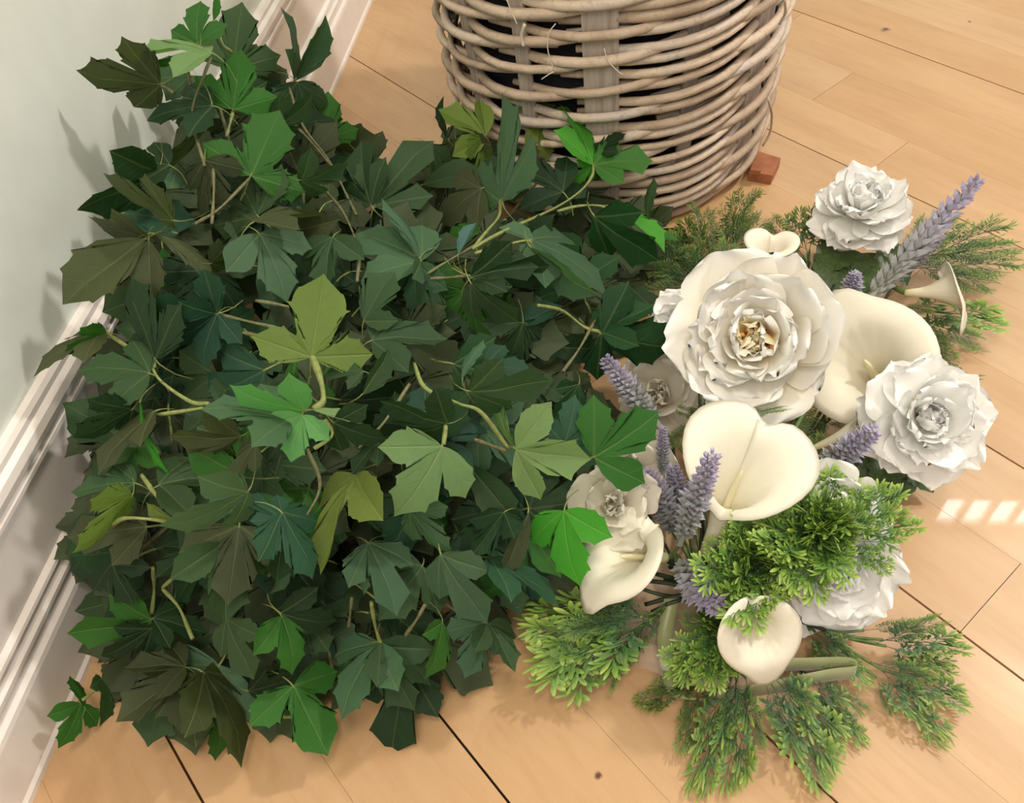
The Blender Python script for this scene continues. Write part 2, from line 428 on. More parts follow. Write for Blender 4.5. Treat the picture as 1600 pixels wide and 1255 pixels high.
mb = MB(); pts = [at(1226, 0, .30), at(1227, 20, .28), at(1218, 38, .265)]
mb.tube(spline([p - BC for p in pts], 12), .0016, 5, col=.3); obj('loose_loop', mb.mesh('loose_loop'), M_wicker, bask)
mb = MB(); pts = [at(1200, 155, .16), at(1206, 180, .125), at(1203, 208, .09), at(1192, 228, .07)]
mb.tube(spline([p - BC for p in pts], 14), .0016, 5, col=.3); obj('loose_loop', mb.mesh('loose_loop'), M_wicker, bask)
# little block of wood under the basket's edge
wb = tag(empty('wooden_block', at(1186, 268)), 'small reddish-brown wooden block on the planks beside the basket', 'block')
M_red = simple('reddish_wood', (.32, .115, .05), .5, 40, .3, .2)
c4 = [at(1168, 283, .0), at(1204, 289, .0), at(1217, 262, .0), at(1180, 250, .0)]
vs = [p - wb.location for p in c4] + [p - wb.location + Vector((0, 0, .016)) for p in c4]
obj('block_body', mesh('block_body', vs, [(3, 2, 1, 0), (4, 5, 6, 7)] + [(i, (i + 1) % 4, (i + 1) % 4 + 4, i + 4) for i in range(4)], False), M_red, wb)
c4 = [at(1172, 272, .016), at(1187, 274, .016), at(1190, 264, .016), at(1176, 262, .016)]
vs = [p - wb.location for p in c4] + [p - wb.location + Vector((0, 0, .007)) for p in c4]
obj('block_peg', mesh('block_peg', vs, [(3, 2, 1, 0), (4, 5, 6, 7)] + [(i, (i + 1) % 4, (i + 1) % 4 + 4, i + 4) for i in range(4)], False), M_red, wb)

# ------------------------------------------------------------------ ivy
LOBE = [(.10, .085), (.24, .170), (.36, .225), (.47, .258), (.53, .268), (.60, .300), (.61, .268), (.68, .255), (.74, .250), (.79, .255), (.80, .210), (.87, .125), (.94, .052), (1.05, 0)]
def leaf_mesh(name, lobes, sinus, fold, curl, wavy, seed):
    rr = random.Random(seed); out = []          # (angle-ordered outline, from right round to left)
    L = sorted(lobes, key=lambda q: q[0])
    for i, (deg, ln, wd) in enumerate(L):
        th = math.radians(deg); ax = Vector((math.sin(th), math.cos(th))); px = Vector((math.cos(th), -math.sin(th)))
        lo = -180 if i == 0 else -(deg - L[i - 1][0]) / 2; hi = 180 if i == len(L) - 1 else (L[i + 1][0] - deg) / 2
        side = []
        for a, h in LOBE[:-1]:
            h2 = h * wd * rr.uniform(.9, 1.1); phi = math.degrees(math.atan2(h2, a)); side.append((a, h2, phi))
        left = [ax * (a * ln) - px * (h * ln) for a, h, phi in side if phi < -lo - 1 and (i == 0 or a > .35)]
        right = [ax * (a * ln) + px * (h * ln) for a, h, phi in side if phi < hi - 1 and (i == len(L) - 1 or a > .35)]
        out += left + [ax * ln] + right[::-1]
        if i < len(L) - 1:
            tm = math.radians((deg + L[i + 1][0]) / 2); out.append(Vector((math.sin(tm), math.cos(tm))) * sinus)
    out = [Vector((p.x, p.y)) for p in out]
    ribs = [(math.radians(d), l) for d, l, _ in L]; lift = [rr.uniform(-.16, .16) if abs(d) > 5 else rr.uniform(-.06, .06) for d, _, _ in L]
    def near(p):
        best = None
        for j, (t, l) in enumerate(ribs):
            ax = Vector((math.sin(t), math.cos(t))); a = p.dot(ax); d = p.x * ax.y - p.y * ax.x
            if a > 0 or best is None:
                if best is None or abs(d) < abs(best[1]) or best[0] <= 0: best = (a, d, j)
        return best
    ph1, ph2 = rr.uniform(0, 6), rr.uniform(0, 6)
    def z(p):
        a, d, j = near(p) if p.length > 1e-6 else (0, 0, 0)
        return fold * abs(d) - curl * a * a + lift[j] * max(a, 0) + wavy * math.sin(5.5 * p.y + ph1) * math.sin(4.5 * p.x + ph2) * p.length
    n = len(out); fr = (.36, .70, 1.0); vs = [Vector((0, 0, 0))]
    for f in fr: vs += [Vector((p.x * f, p.y * f, z(p * f))) for p in out]
    fs = []; 
    for i in range(n - 1): fs.append((0, 1 + i + 1, 1 + i))
    for k in range(len(fr) - 1):
        for i in range(n - 1): q = 1 + k * n + i; fs.append((q, q + 1, q + 1 + n, q + n))
    uv = []
    for f in fs:
        c = Vector((sum(vs[i].x for i in f) / len(f), sum(vs[i].y for i in f) / len(f))); a, d, j = near(c)
        t = ribs[j][0]; ax = Vector((math.sin(t), math.cos(t)))
        for i in f: uv.append((vs[i].x * ax.x + vs[i].y * ax.y, vs[i].x * ax.y - vs[i].y * ax.x))
    me = mesh(name, vs, [tuple(f) for f in fs], True, uv)
    # petiole, a short curved stalk behind the base
    me.materials.append(M_leaf); me.materials.append(M_vine2)
    bm = bmesh.new(); bm.from_mesh(me); uvl = bm.loops.layers.uv.verify()
    pts = spline([(0, .02, -.006), (0, -.06, -.03), (.01, -.20, -.16), (.0, -.30, -.36)], 6); prev = None
    for i, p in enumerate(pts):
        ring = [bm.verts.new((p.x + .014 * math.cos(a), p.y + .008 * math.sin(a), p.z + .014 * math.sin(a))) for a in (0, 1.57, 3.14, 4.71)]
        if prev:
            for j in range(4):
                f = bm.faces.new((prev[j], prev[(j + 1) % 4], ring[(j + 1) % 4], ring[j])); f.material_index = 1; f.smooth = True
        prev = ring
    bm.to_mesh(me); bm.free(); me.update()
    return me
random.seed(11)
VAR = []
for s_ in range(6): VAR.append(leaf_mesh('ivy_leaf', [(-60, .78, 1.0), (0, 1, 1.04), (60, .78, 1.0)], .31, random.uniform(-.25, .38), random.uniform(.0, .34), .06, s_))
for s_ in range(3): VAR.append(leaf_mesh('ivy_leaf', [(-78, .72, 1.05), (0, 1, 1.12), (78, .72, 1.05)], .32, random.uniform(-.25, .3), random.uniform(.05, .3), .05, 20 + s_))
for s_ in range(2): VAR.append(leaf_mesh('ivy_leaf', [(-100, .5, 1.1), (-50, .80, 1), (0, 1, 1.1), (50, .80, 1), (100, .5, 1.1)], .42, .12, .15, .05, 30 + s_))
SOLO = [leaf_mesh('ivy_leaf', [(0, 1, k_)], .3, f_, c_, .06, 60 + i_) for i_, (k_, f_, c_) in enumerate(((.82, .3, .2), (.95, .45, .1), (.75, -.3, .3)))]
WIDE = [leaf_mesh('ivy_leaf', [(-44, .66, 1.0), (0, 1, 1.15), (44, .66, 1.0)], .46, .16, .22, .05, 40 + s_) for s_ in range(3)]
TWO = [leaf_mesh('ivy_leaf', [(-64, .62, 1.0), (0, 1, 1.25)], .40, .3, .2, .04, 50), leaf_mesh('ivy_leaf', [(0, 1, 1.25), (64, .62, 1.0)], .40, .3, .2, .04, 51)]
TONE = {'D': (.017, .048, .019), 'M': (.044, .094, .040), 'O': (.062, .080, .036), 'G': (.040, .155, .026), 'B': (.068, .145, .080), 'T': (.026, .085, .052), 'C': (.075, .170, .165),  # C has a blue sheen painted into the leaf colour
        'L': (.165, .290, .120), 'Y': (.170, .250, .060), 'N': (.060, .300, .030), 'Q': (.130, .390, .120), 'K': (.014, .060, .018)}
CTRL = [(310, 60, .37), (480, 60, .24), (200, 120, .35), (120, 130, .35), (100, 470, .24), (40, 550, .22), (260, 300, .31), (480, 420, .27), (480, 620, .27), (400, 300, .28), (600, 300, .17), (700, 230, .14),
        (800, 200, .14), (920, 200, .14), (760, 420, .22), (960, 300, .13), (1030, 400, .10), (1010, 540, .12), (700, 640, .24), (860, 700, .19), (950, 700, .17), (900, 830, .14), (760, 900, .13), (640, 900, .15), (760, 1020, .07),
        (560, 1050, .06), (500, 1150, .02), (330, 1130, .025), (130, 1130, .025), (180, 1000, .07), (120, 860, .15), (120, 700, .20), (200, 800, .22), (380, 760, .26), (380, 960, .13), (250, 960, .10), (180, 590, .25)]
def zs(px, py):
    sw = sv = 0
    for x, y, z in CTRL:
        q = 1 / (((px - x) ** 2 + (py - y) ** 2) + 900) ** 1.6; sw += q; sv += q * z
    return sv / sw
def offwall(p, px, py, m):
    if p.x < XW + m:
        d = ray(px, py); t = (XW + m) / d.x; q = CAM + d * t
        return q
    return p
ivy = tag(empty('ivy_bush', at(430, 700, 0)), 'large tangled mass of artificial green ivy leaning against the white baseboard', 'ivy plant')
IB = ivy.location.copy()
def put_leaf(J, T, nrm, var, tone, rs=0.0):
    y = (T - J); s = y.length; x = y.normalized()
    n = (nrm - x * nrm.dot(x)).normalized()
    if rs: n = Matrix.Rotation(rs, 3, x) @ n
    o = bpy.data.objects.new('ivy_leaf', var); link(o, ivy)
    m = basis(J, x, n, s); m.translation = J - IB; o.matrix_basis = m
    c = Vector(TONE[tone]); k = random.uniform(.85, 1.18); o.color = (c.x * k * random.uniform(.93, 1.07), c.y * k, c.z * k * random.uniform(.92, 1.08), 1)
    return o
# seen leaves: base pixel, tip pixel, tone, breadth (1 = face on), shape ('' any, w wide, s simple, 2 two lobes left/right, v splayed)
HERO = [
 (308,68,303,-6,'G',.8,''),(333,33,337,-12,'G',.5,'s'),(330,82,202,72,'L',.30,''),(312,73,257,127,'G',.45,'s'),(250,132,118,120,'O',.55,''),(364,171,377,76,'G',1,''),(333,165,224,172,'D',.5,''),
 (330,178,282,190,'D',.5,''),(332,170,278,312,'O',.30,'s'),(392,274,440,165,'G',1,'v'),(462,126,514,26,'B',.65,'s'),(460,126,466,14,'B',.25,'s'),(464,128,500,218,'M',.7,''),(265,258,173,242,'D',.55,''),
 (270,345,153,279,'O',.35,''),(245,268,128,338,'D',.6,''),(230,370,131,353,'O',.45,''),(228,372,94,473,'O',.95,'s'),(232,374,236,470,'O',.95,'s'),(240,364,345,402,'O',.6,'s'),(330,412,385,386,'O',.6,''),
 (405,365,456,465,'B',.8,''),(470,282,547,262,'M',.6,''),(395,347,502,326,'O',.4,''),(332,250,288,332,'O',.6,'s'),(497,335,478,432,'M',.8,'s'),(520,370,500,450,'M',.8,'w'),
 (580,322,541,215,'M',.8,'w'),(584,322,668,207,'M',.8,'w'),(700,218,689,150,'D',.3,'s'),(759,213,688,166,'Y',.7,'w'),(757,215,757,295,'Y',.5,''),(783,315,783,143,'B',.32,''),(842,192,868,112,'Y',.9,'v'),
 (850,194,938,178,'Y',.7,'s'),(846,196,862,248,'Y',.8,'w'),(812,156,787,102,'G',.35,'s'),(927,258,897,147,'N',.45,''),(928,258,1018,237,'G',.85,'w'),(924,258,902,288,'N',.8,''),(935,236,972,200,'D',.6,''),
 (955,322,1043,389,'N',.40,'s'),(928,338,1022,416,'K',.9,'w'),(668,226,697,293,'M',.8,'w'),(712,216,742,290,'O',.8,'w'),(880,300,805,248,'D',.8,''),(658,408,551,340,'B',.8,'w'),(656,408,629,296,'B',.5,'s'),
 (716,398,742,346,'C',.6,'s'),(828,374,966,426,'B',.4,''),(828,386,932,466,'B',.6,'s'),(838,380,786,344,'B',.5,'s'),(736,434,834,398,'D',.8,'w'),(1013,345,1004,278,'M',.7,'s'),(752,294,676,342,'O',.7,'w'),
 (340,490,226,482,'T',.8,'v'),(340,490,304,566,'T',.8,'w'),(338,490,262,556,'T',.6,'w'),(234,583,120,560,'M',.85,'w'),(160,518,36,558,'O',.3,''),(166,520,99,560,'G',.35,''),(242,562,192,432,'D',.6,''),
 (487,558,506,428,'Y',1,'v'),(472,648,452,722,'Q',.95,'v'),(476,642,357,628,'Q',.5,''),(486,640,567,655,'L',.35,'s'),(452,655,320,620,'B',.5,''),(218,626,213,768,'N',.28,'s'),(213,700,205,770,'G',.5,''),
 (207,640,116,692,'D',.6,''),(242,642,138,728,'O',.5,'w'),(212,755,106,750,'M',.8,'w'),(248,758,374,734,'M',.7,'w'),(376,682,262,690,'O',.6,'w'),(402,690,348,756,'O',.7,'w'),(207,775,122,872,'Y',.30,''),
 (272,812,224,795,'Y',.5,'s'),(388,768,268,852,'B',.45,''),(442,812,382,764,'T',.7,'w'),(556,742,486,892,'Y',.45,''),(560,745,592,777,'O',.8,'w'),(568,580,503,576,'M',.8,'s'),
 (806,702,922,722,'L',.95,'v'),(804,700,736,608,'L',.6,'s'),(691,697,632,812,'L',.9,'v'),(700,662,592,635,'D',.5,''),(928,714,1036,648,'G',.9,'v'),(881,798,886,918,'N',.8,'v'),(940,522,1057,553,'K',.9,'v'),
 (940,520,1020,470,'K',.8,'w'),(882,692,906,622,'T',.9,'w'),(733,612,860,608,'M',.85,'w'),(758,572,834,570,'T',.7,''),(735,432,864,436,'D',.8,'w'),(735,442,802,516,'M',.8,'w'),(657,408,692,520,'B',.35,'s'),
 (652,410,640,502,'B',.7,'w'),(568,502,612,420,'M',.8,'s'),(580,532,700,520,'M',.6,'w'),(722,592,738,520,'B',.7,'s'),(566,617,612,545,'M',.7,'s'),(592,690,543,732,'D',.8,'w'),
 (575,848,628,952,'B',.9,'w'),(574,850,548,924,'B',.6,'s'),(688,866,752,982,'B',.85,'w'),(592,1005,514,1108,'B',.6,''),(592,1008,642,1116,'M',.8,'w'),(594,1003,680,1050,'M',.7,'w'),(758,972,730,1062,'B',.8,''),
 (762,975,810,1046,'M',.7,'w'),(692,972,675,1064,'G',.6,'s'),(458,1072,512,1182,'G',.9,'v'),(640,798,702,870,'B',.5,''),(788,800,735,870,'D',.7,''),(826,800,790,906,'O',.6,'s'),(762,870,888,920,'T',.35,''),
 (237,968,108,1003,'G',.8,'w'),(238,966,322,982,'D',.8,'w'),(237,982,160,1036,'D',.7,'w'),(288,1058,178,1122,'O',.8,'w'),(292,1052,312,1166,'O',.9,'w'),(318,1050,413,1172,'O',.6,''),(290,1042,195,1036,'O',.7,'w'),
 (354,968,386,1066,'M',.7,'w'),(350,848,357,974,'M',.9,'w'),(440,830,440,908,'D',.8,'w'),(456,860,436,934,'B',.4,'s'),(440,800,497,902,'T',.6,''),(438,958,524,988,'D',.85,'w'),(440,962,474,1050,'G',.8,'w'),
 (133,1106,124,1048,'G',.8,'s'),(126,1100,99,1172,'G',.8,''),(158,1060,167,1132,'M',.45,'s'),(340,1108,353,1187,'G',.8,'v'),(388,1080,462,1064,'D',.7,'w'),(430,200,500,160,'M',.7,''),(560,250,545,330,'D',.8,'w'),
 (1015,365,1062,372,'G',.4,'s'),(905,600,870,655,'K',.8,'w'),(150,820,96,862,'K',.8,'w'),(175,880,205,950,'D',.7,''),(520,660,600,700,'D',.8,''),(300,860,240,900,'D',.8,'w'),(320,250,350,330,'O',.7,''),
]
random.seed(5)
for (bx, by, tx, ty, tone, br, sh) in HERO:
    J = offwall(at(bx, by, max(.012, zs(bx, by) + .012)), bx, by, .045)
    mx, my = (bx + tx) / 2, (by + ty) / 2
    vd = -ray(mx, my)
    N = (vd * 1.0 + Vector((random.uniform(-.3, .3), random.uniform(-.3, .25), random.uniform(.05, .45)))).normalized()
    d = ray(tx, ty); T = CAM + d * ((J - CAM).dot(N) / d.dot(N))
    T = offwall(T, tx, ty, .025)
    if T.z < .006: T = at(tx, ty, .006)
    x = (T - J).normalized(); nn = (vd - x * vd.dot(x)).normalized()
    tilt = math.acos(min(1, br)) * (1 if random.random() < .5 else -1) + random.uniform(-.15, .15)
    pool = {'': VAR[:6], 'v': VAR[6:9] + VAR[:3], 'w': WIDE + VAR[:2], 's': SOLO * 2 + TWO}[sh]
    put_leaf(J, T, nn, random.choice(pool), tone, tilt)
SIL = [(300,70),(380,110),(470,180),(560,255),(690,225),(760,215),(860,200),(960,250),(1005,310),(1010,400),(985,470),(930,540),(900,600),(900,700),(850,780),(840,880),(760,930),(740,1000),(640,1040),(560,1010),(470,1060),
       (330,1090),(230,1070),(200,990),(170,930),(150,860),(135,780),(140,690),(190,620),(200,540),(200,450),(180,380),(200,300),(270,220),(280,160)]
def inpoly(x, y, P):
    c = False; j = len(P) - 1
    for i in range(len(P)):
        (xi, yi), (xj, yj) = P[i], P[j]
        if (yi > y) != (yj > y) and x < (xj - xi) * (y - yi) / (yj - yi) + xi: c = not c
        j = i
    return c
def rand_leaf(depth, tones, big=1.0, want=None):
    while True:
        x, y = random.uniform(100, 1020), random.uniform(70, 1120)
        if inpoly(x, y, SIL): break
    p = at(x, y, max(.015, zs(x, y) - random.uniform(*depth))); p = offwall(p, x, y, .05)
    vd = -ray(x, y); N = (vd + Vector((random.uniform(-.8, .8), random.uniform(-.8, .6), random.uniform(-.1, .9)))).normalized()
    cx, cy = (x - 500) / 450, (y - 600) / 500
    out = Vector((cx, -.2 - cy * .8, 0)) * .7 + Vector((random.uniform(-1, 1), random.uniform(-1, 1), random.uniform(-1, .2)))
    dirn = (out - N * out.dot(N)).normalized(); s = random.uniform(.054, .080) * big
    T = p + dirn * s
    if T.x < XW + .03: dirn.x = abs(dirn.x); T = p + dirn * s
    if T.z < .006: T.z = .006
    return p, T, N, random.choice(tones)
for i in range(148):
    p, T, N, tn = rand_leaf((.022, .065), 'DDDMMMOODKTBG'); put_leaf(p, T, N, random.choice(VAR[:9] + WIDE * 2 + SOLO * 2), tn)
# the inner leaves, past the 300 that show, joined into one part
src = [leaf_mesh('inner_leaf', [(-56, .76, .95), (0, 1, 1.1), (56, .76, .95)], .38, .2, .15, .05, 77)]
sv = np.array([v.co[:] for v in src[0].vertices]); sf = [tuple(p.vertices) for p in src[0].polygons if p.material_index == 0]
nv0 = len(sv); vs, fs = [], []
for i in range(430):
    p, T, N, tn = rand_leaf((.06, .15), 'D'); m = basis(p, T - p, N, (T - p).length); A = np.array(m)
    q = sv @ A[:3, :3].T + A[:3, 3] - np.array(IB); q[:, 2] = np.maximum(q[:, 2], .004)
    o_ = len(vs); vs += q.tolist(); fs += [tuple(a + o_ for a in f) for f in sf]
inner = obj('inner_foliage', mesh('inner_foliage', vs, fs), M_leaf, ivy); inner.color = (.012, .030, .014, 1); inner['kind'] = 'stuff'  # colour darkened to paint in the shade deep inside the heap
# vines
VINES = [([(452,137),(473,196),(515,252),(543,308),(557,336)],0),([(459,196),(480,215),(520,262)],0),([(389,280),(343,326),(305,350)],0),([(340,491),(386,502),(438,514)],0),
 ([(161,517),(196,540),(231,566),(252,596),(298,628),(326,631)],1),([(228,502),(238,547),(241,575)],1),([(221,742),(245,775),(277,813),(308,828)],1),([(175,820),(196,810),(240,812),(273,817)],1),
 ([(245,649),(315,638),(360,625)],1),([(647,568),(665,607),(717,631),(752,645),(794,701)],1),([(679,619),(682,642),(696,660),(693,695)],1),([(840,477),(879,486),(914,512),(940,519)],1),
 ([(742,687),(791,705)],0),([(487,555),(500,590),(505,625),(490,640)],2),([(508,655),(519,680),(491,701)],1),([(738,389),(780,365),(865,326),(905,300),(924,277),(928,258)],1),
 ([(742,396),(816,377),(830,380)],1),([(871,330),(905,322),(938,322),(956,332)],1),([(738,389),(762,360),(780,337),(782,312)],1),([(668,428),(700,408),(740,385)],0),([(672,436),(700,434),(731,431)],0),
 ([(239,887),(241,920),(237,960)],1),([(254,920),(280,950),(301,998)],1),([(254,918),(275,900),(297,883)],1),([(580,941),(587,981),(596,1008)],1),([(550,934),(545,980)],0),([(664,945),(650,970),(634,992)],0),
 ([(338,33),(347,67),(362,82)],1),([(291,105),(298,133)],0),([(245,130),(258,136),(272,145)],0),([(365,172),(354,214)],1),([(333,258),(334,300),(331,350)],0),([(400,140),(430,162),(470,205)],0),
 ([(120,1100),(140,1086),(155,1070)],1),([(500,290),(535,330),(560,390),(558,440)],0),([(400,470),(445,478),(488,490)],0),([(380,520),(410,525),(440,522)],0),([(930,500),(905,545),(880,580)],0),
 ([(330,90),(318,120),(300,180),(320,260)],0),([(480,700),(500,760),(470,820),(420,900)],0),([(640,600),(600,660),(560,700)],0),([(390,1110),(420,1118),(455,1120)],1)]
for pl, kd in VINES:
    pts = []
    for (x, y) in pl: pts.append(offwall(at(x, y, max(.012, zs(x, y) + .010)), x, y, .04) - IB)
    r0 = (.0014, .0016, .0026)[kd]
    mb = MB(); mb.tube(spline(pts, 7 * len(pl)), lambda t, r0=r0: r0 * (1 + .25 * math.sin(t * 9)), 6)
    obj('vine', mb.mesh('vine'), M_vine if kd == 0 else M_vine2, ivy)
# woody main stalks in the depth of the heap, coming together on the floor
root = at(470, 760, .03)
for (x, y) in [(330, 120), (200, 400), (150, 640), (220, 860), (300, 1080), (520, 1050), (720, 960), (860, 720), (930, 420), (860, 260), (620, 300), (480, 200)]:
    tip = offwall(at(x, y, max(.02, zs(x, y) - .03)), x, y, .06); mid = (root + tip) / 2 + Vector((random.uniform(-.02, .02), random.uniform(-.02, .02), .03))
    mb = MB(); mb.tube(spline([p - IB for p in (root, mid, tip)], 14), lambda t: .0035 * (1 - .55 * t), 6); obj('main_stalk', mb.mesh('main_stalk'), M_vine, ivy)

# ------------------------------------------------------------------ flowers
O = at(1105, 925, .055)
def petal_mesh(name, w=.8, cup=.35, bend=.3, ruf=.06, notch=.06, seed=0, nx=11, ny=11, taper=.22, rw=3.5):
    rr = random.Random(seed); vs, fs, uv = [], [], []
    p1, p2 = rr.uniform(0, 6), rr.uniform(0, 6)
    for j in range(ny + 1):
        v = 1 - (1 - j / ny) ** 1.5
        half = w * .5 * (taper + (1 - taper) * math.sin(min(1, v * 1.25 + .02) * PI / 2) ** .9) * (1 if v < .72 else math.sqrt(max(.06, 1 - ((v - .72) / .30) ** 2.4)))
        for i in range(nx + 1):
            u = i / nx * 2 - 1; x = u * half
            y = v * (1 - .10 * u * u) - notch * max(0, v - .7) * 3 * (math.cos(u * rw + p1) * .5 + .5)
            z = cup * (x * x) * 2.2 / max(w, .3) + bend * y * y + ruf * (v ** 2) * (math.sin(u * rw * 1.3 + p2) + .22 * math.sin(u * rw * 2.1 + p1)) * (abs(u) * .6 + .4) + .03 * math.sin(v * 5 + p1)
            vs.append((x, y, z)); uv.append((i / nx, v))
    for j in range(ny):
        for i in range(nx): a = j * (nx + 1) + i; fs.append((a, a + 1, a + nx + 2, a + nx + 1))
    uvs = [uv[i] for f in fs for i in f]
    return mesh(name, vs, fs, True, uvs)
PET = [petal_mesh('petal', random.uniform(.85, 1.1), .35, random.uniform(.15, .5), random.uniform(.05, .12), .07, k, rw=random.uniform(3, 6)) for k in range(6)]
PET_S = [petal_mesh('petal', random.uniform(.6, .85), .6, random.uniform(.2, .6), random.uniform(.05, .11), .10, 30 + k, 8, 7, rw=random.uniform(4, 7)) for k in range(5)]
def mats(ms, m):
    out = []
    for me in ms: c = me.copy(); c.materials.clear(); c.materials.append(m); out.append(c)
    return out
def stem_to(root_obj, start, dirn, end=None, r=.0016, mat=None, name='stem'):
    end = O + Vector((random.uniform(-.008, .008), random.uniform(-.008, .008), random.uniform(-.012, .008))) if end is None else end
    L = (end - start).length; d = Vector(dirn).normalized()
    p1 = start + d * min(.04, L * .35); p1.z = max(p1.z, .012); md = (p1 + end) / 2; md.z = max(.010, md.z - .012)
    pts = [start, p1, md, end]
    mb = MB(); mb.tube([p - root_obj.location for p in spline(pts, 20)], r, 6); return obj(name, mb.mesh(name), mat or M_stem, root_obj)
def flower(name, label, cat, group, px, py, z, R, face, layers, mat, seed, core=None, tip=None, leaves=()):
    """layers: (count, tilt from the flower's plane in degrees, length, width scale, pool 0/1, start radius)"""
    rr = random.Random(seed); c = at(px, py, z); ax = Vector(face).normalized()
    base = c - ax * R * .38
    t = tag(empty(name, base), label, cat, group)
    fr = zbasis((0, 0, 0), ax, Vector((1, .13, .2)))
    pools = (mats(PET, mat), mats(PET_S, M_heart if core else mat))
    for (n, tilt, ln, ws, pool, r0, hz) in layers:
        ph = rr.uniform(0, 6)
        for i in range(n):
            az = ph + 2 * PI * i / n + rr.uniform(-.18, .18); tl = math.radians(tilt + rr.uniform(-9, 9)); s = R * ln * rr.uniform(.88, 1.1)
            m = fr @ Matrix.Translation((0, 0, R * hz)) @ Matrix.Rotation(az, 4, 'Z') @ Matrix.Translation((0, R * r0, 0)) @ Matrix.Rotation(tl, 4, 'X') @ Matrix.Rotation(rr.uniform(-.25, .25), 4, 'Y') @ Matrix.Diagonal((s * ws, s, s, 1))
            o = bpy.data.objects.new('petal', rr.choice(pools[pool])); link(o, t); o.matrix_basis = m
    if core:
        mb = MB()
        for i in range(26):
            a = rr.uniform(0, 2 * PI); q = rr.uniform(0, .15) * R; b0 = Vector((math.cos(a) * q, math.sin(a) * q, R * .22)); e = b0 + Vector((math.cos(a) * q * .9, math.sin(a) * q * .9, R * rr.uniform(.18, .30)))
            mb.tube([b0, (b0 + e) / 2, e], lambda t_: R * (.008 + .016 * (t_ > .8)), 5)
        me = mb.mesh('stamens'); o = obj('stamens', me, M_stamen, t); o.matrix_basis = fr; o['label'] = 'orange stamens'
    # calyx
    mb = MB(); mb.tube([fr @ Vector((0, 0, -R * .12)), fr @ Vector((0, 0, R * .0)), fr @ Vector((0, 0, R * .12))], lambda q: R * (.06 + .10 * q), 8); obj('calyx', mb.mesh('calyx'), M_gstem, t)
    stem_to(t, base - ax * R * .1, -ax)
    for (lx, ly, tx_, ty_, lz, wd) in leaves:
        J, T = at(lx, ly, lz), at(tx_, ty_, max(.008, lz - .01)); 
        me = rose_leaf[0]; y = T - J; n = (Vector((0, .1, 1)) - ray(lx, ly) * .5); m = basis(J - base, y, n, y.length); m = m @ Matrix.Diagonal((wd, 1, 1, 1))
        o = obj('leaf', me, None, t); o.matrix_basis = m; o['label'] = 'broad dark green serrated leaf'
    return t
def rose_leaf_mesh():
    vs, fs, uv = [], [], []; ny, nx = 12, 6
    for j in range(ny + 1):
        v = j / ny; half = .34 * math.sin(PI * min(1, v ** .8 * .98 + .02)) * (1 + (.12 if j % 2 else -.05)) + .004
        for i in range(nx + 1):
            u = i / nx * 2 - 1; vs.append((u * half, v, .35 * abs(u * half) - .18 * v * v + .02 * math.sin(v * 14) * abs(u))); uv.append((v, u * half))
    for j in range(ny):
        for i in range(nx): a = j * (nx + 1) + i; fs.append((a, a + 1, a + nx + 2, a + nx + 1))
    me = mesh('leaf', vs, fs, True, [uv[i] for f in fs for i in f]); me.materials.append(M_bleaf); return me
M_bleaf = simple('peony_leaf', (.055, .10, .030), .45, 30, .35, .3)
rose_leaf = [rose_leaf_mesh()]
cam_dir = lambda x, y: -ray(x, y)
BIG = [(9, 12, 1.0, 1.05, 0, .05, .0), (9, 26, .92, 1.0, 0, .05, .03), (9, 42, .78, .95, 0, .05, .05), (9, 56, .62, .9, 0, .05, .08), (8, 68, .48, 1.0, 1, .05, .10), (7, 78, .36, 1.1, 1, .03, .12)]
BIG = [(n, t_, l, w_, p, r, h) for n, t_, l, w_, p, r, h in BIG]
flower('peony_flower', 'largest white peony with a yellow and orange heart, in the middle of the bouquet', 'flower', None, 1178, 528, .155, .088, cam_dir(1178, 528) + Vector((-.12, -.15, .30)), BIG, M_peony, 3, core=True)
SM = [(9, -18, .92, .95, 0, .05, 0), (9, 4, .95, .9, 0, .05, .04), (9, 24, .88, .85, 0, .05, .08), (8, 44, .76, .85, 0, .05, .12), (8, 62, .62, 1.0, 1, .05, .15), (6, 78, .48, 1.1, 1, .03, .18)]
flower('carnation_flower', 'white ruffled flower at the top right of the bouquet, nearest the far edge', 'flower', 'small white ruffled flowers of the bouquet', 1352, 316, .105, .060, Vector((.05, .05, 1)) + cam_dir(1352, 316) * .35, SM, M_white, 8,
       leaves=[(1330, 385, 1268, 420, .05, 1.2), (1345, 395, 1290, 470, .045, 1.3), (1380, 385, 1420, 440, .05, 1.2), (1360, 395, 1360, 450, .045, 1.3)])
flower('carnation_flower', 'white ruffled flower at the right edge of the bouquet above the green leaf', 'flower', 'small white ruffled flowers of the bouquet', 1452, 655, .115, .062, cam_dir(1452, 655) * .7 + Vector((.25, -.2, .3)), SM, M_white, 21,
       leaves=[(1400, 695, 1345, 765, .03, 1.2), (1400, 700, 1400, 785, .028, 1.3), (1420, 720, 1462, 768, .03, 1.2)])
flower('carnation_flower', 'white ruffled flower lying low under the bright green sprigs', 'flower', 'small white ruffled flowers of the bouquet', 1305, 885, .075, .070, cam_dir(1305, 885) * .5 + Vector((.25, -.55, .25)), SM, M_white, 34)
HY2 = [(5, 5, 1.0, 1.1, 0, .05, 0), (5, 30, .85, 1.1, 0, .05, .05), (5, 58, .65, 1.1, 1, .04, .1), (4, 76, .5, 1.2, 1, .02, .12)]
HY = [(4, 10, .95, 1.1, 0, .05, .0), (4, 35, .8, 1.1, 0, .05, .05), (4, 60, .55, 1.1, 1, .04, .1)]
flower('hydrangea_blossom', 'wilted cream blossom with curled petals between ivy and lavender', 'flower', None, 962, 788, .125, .040, cam_dir(962, 788) + Vector((.1, -.2, .2)), HY2, M_cream, 41)
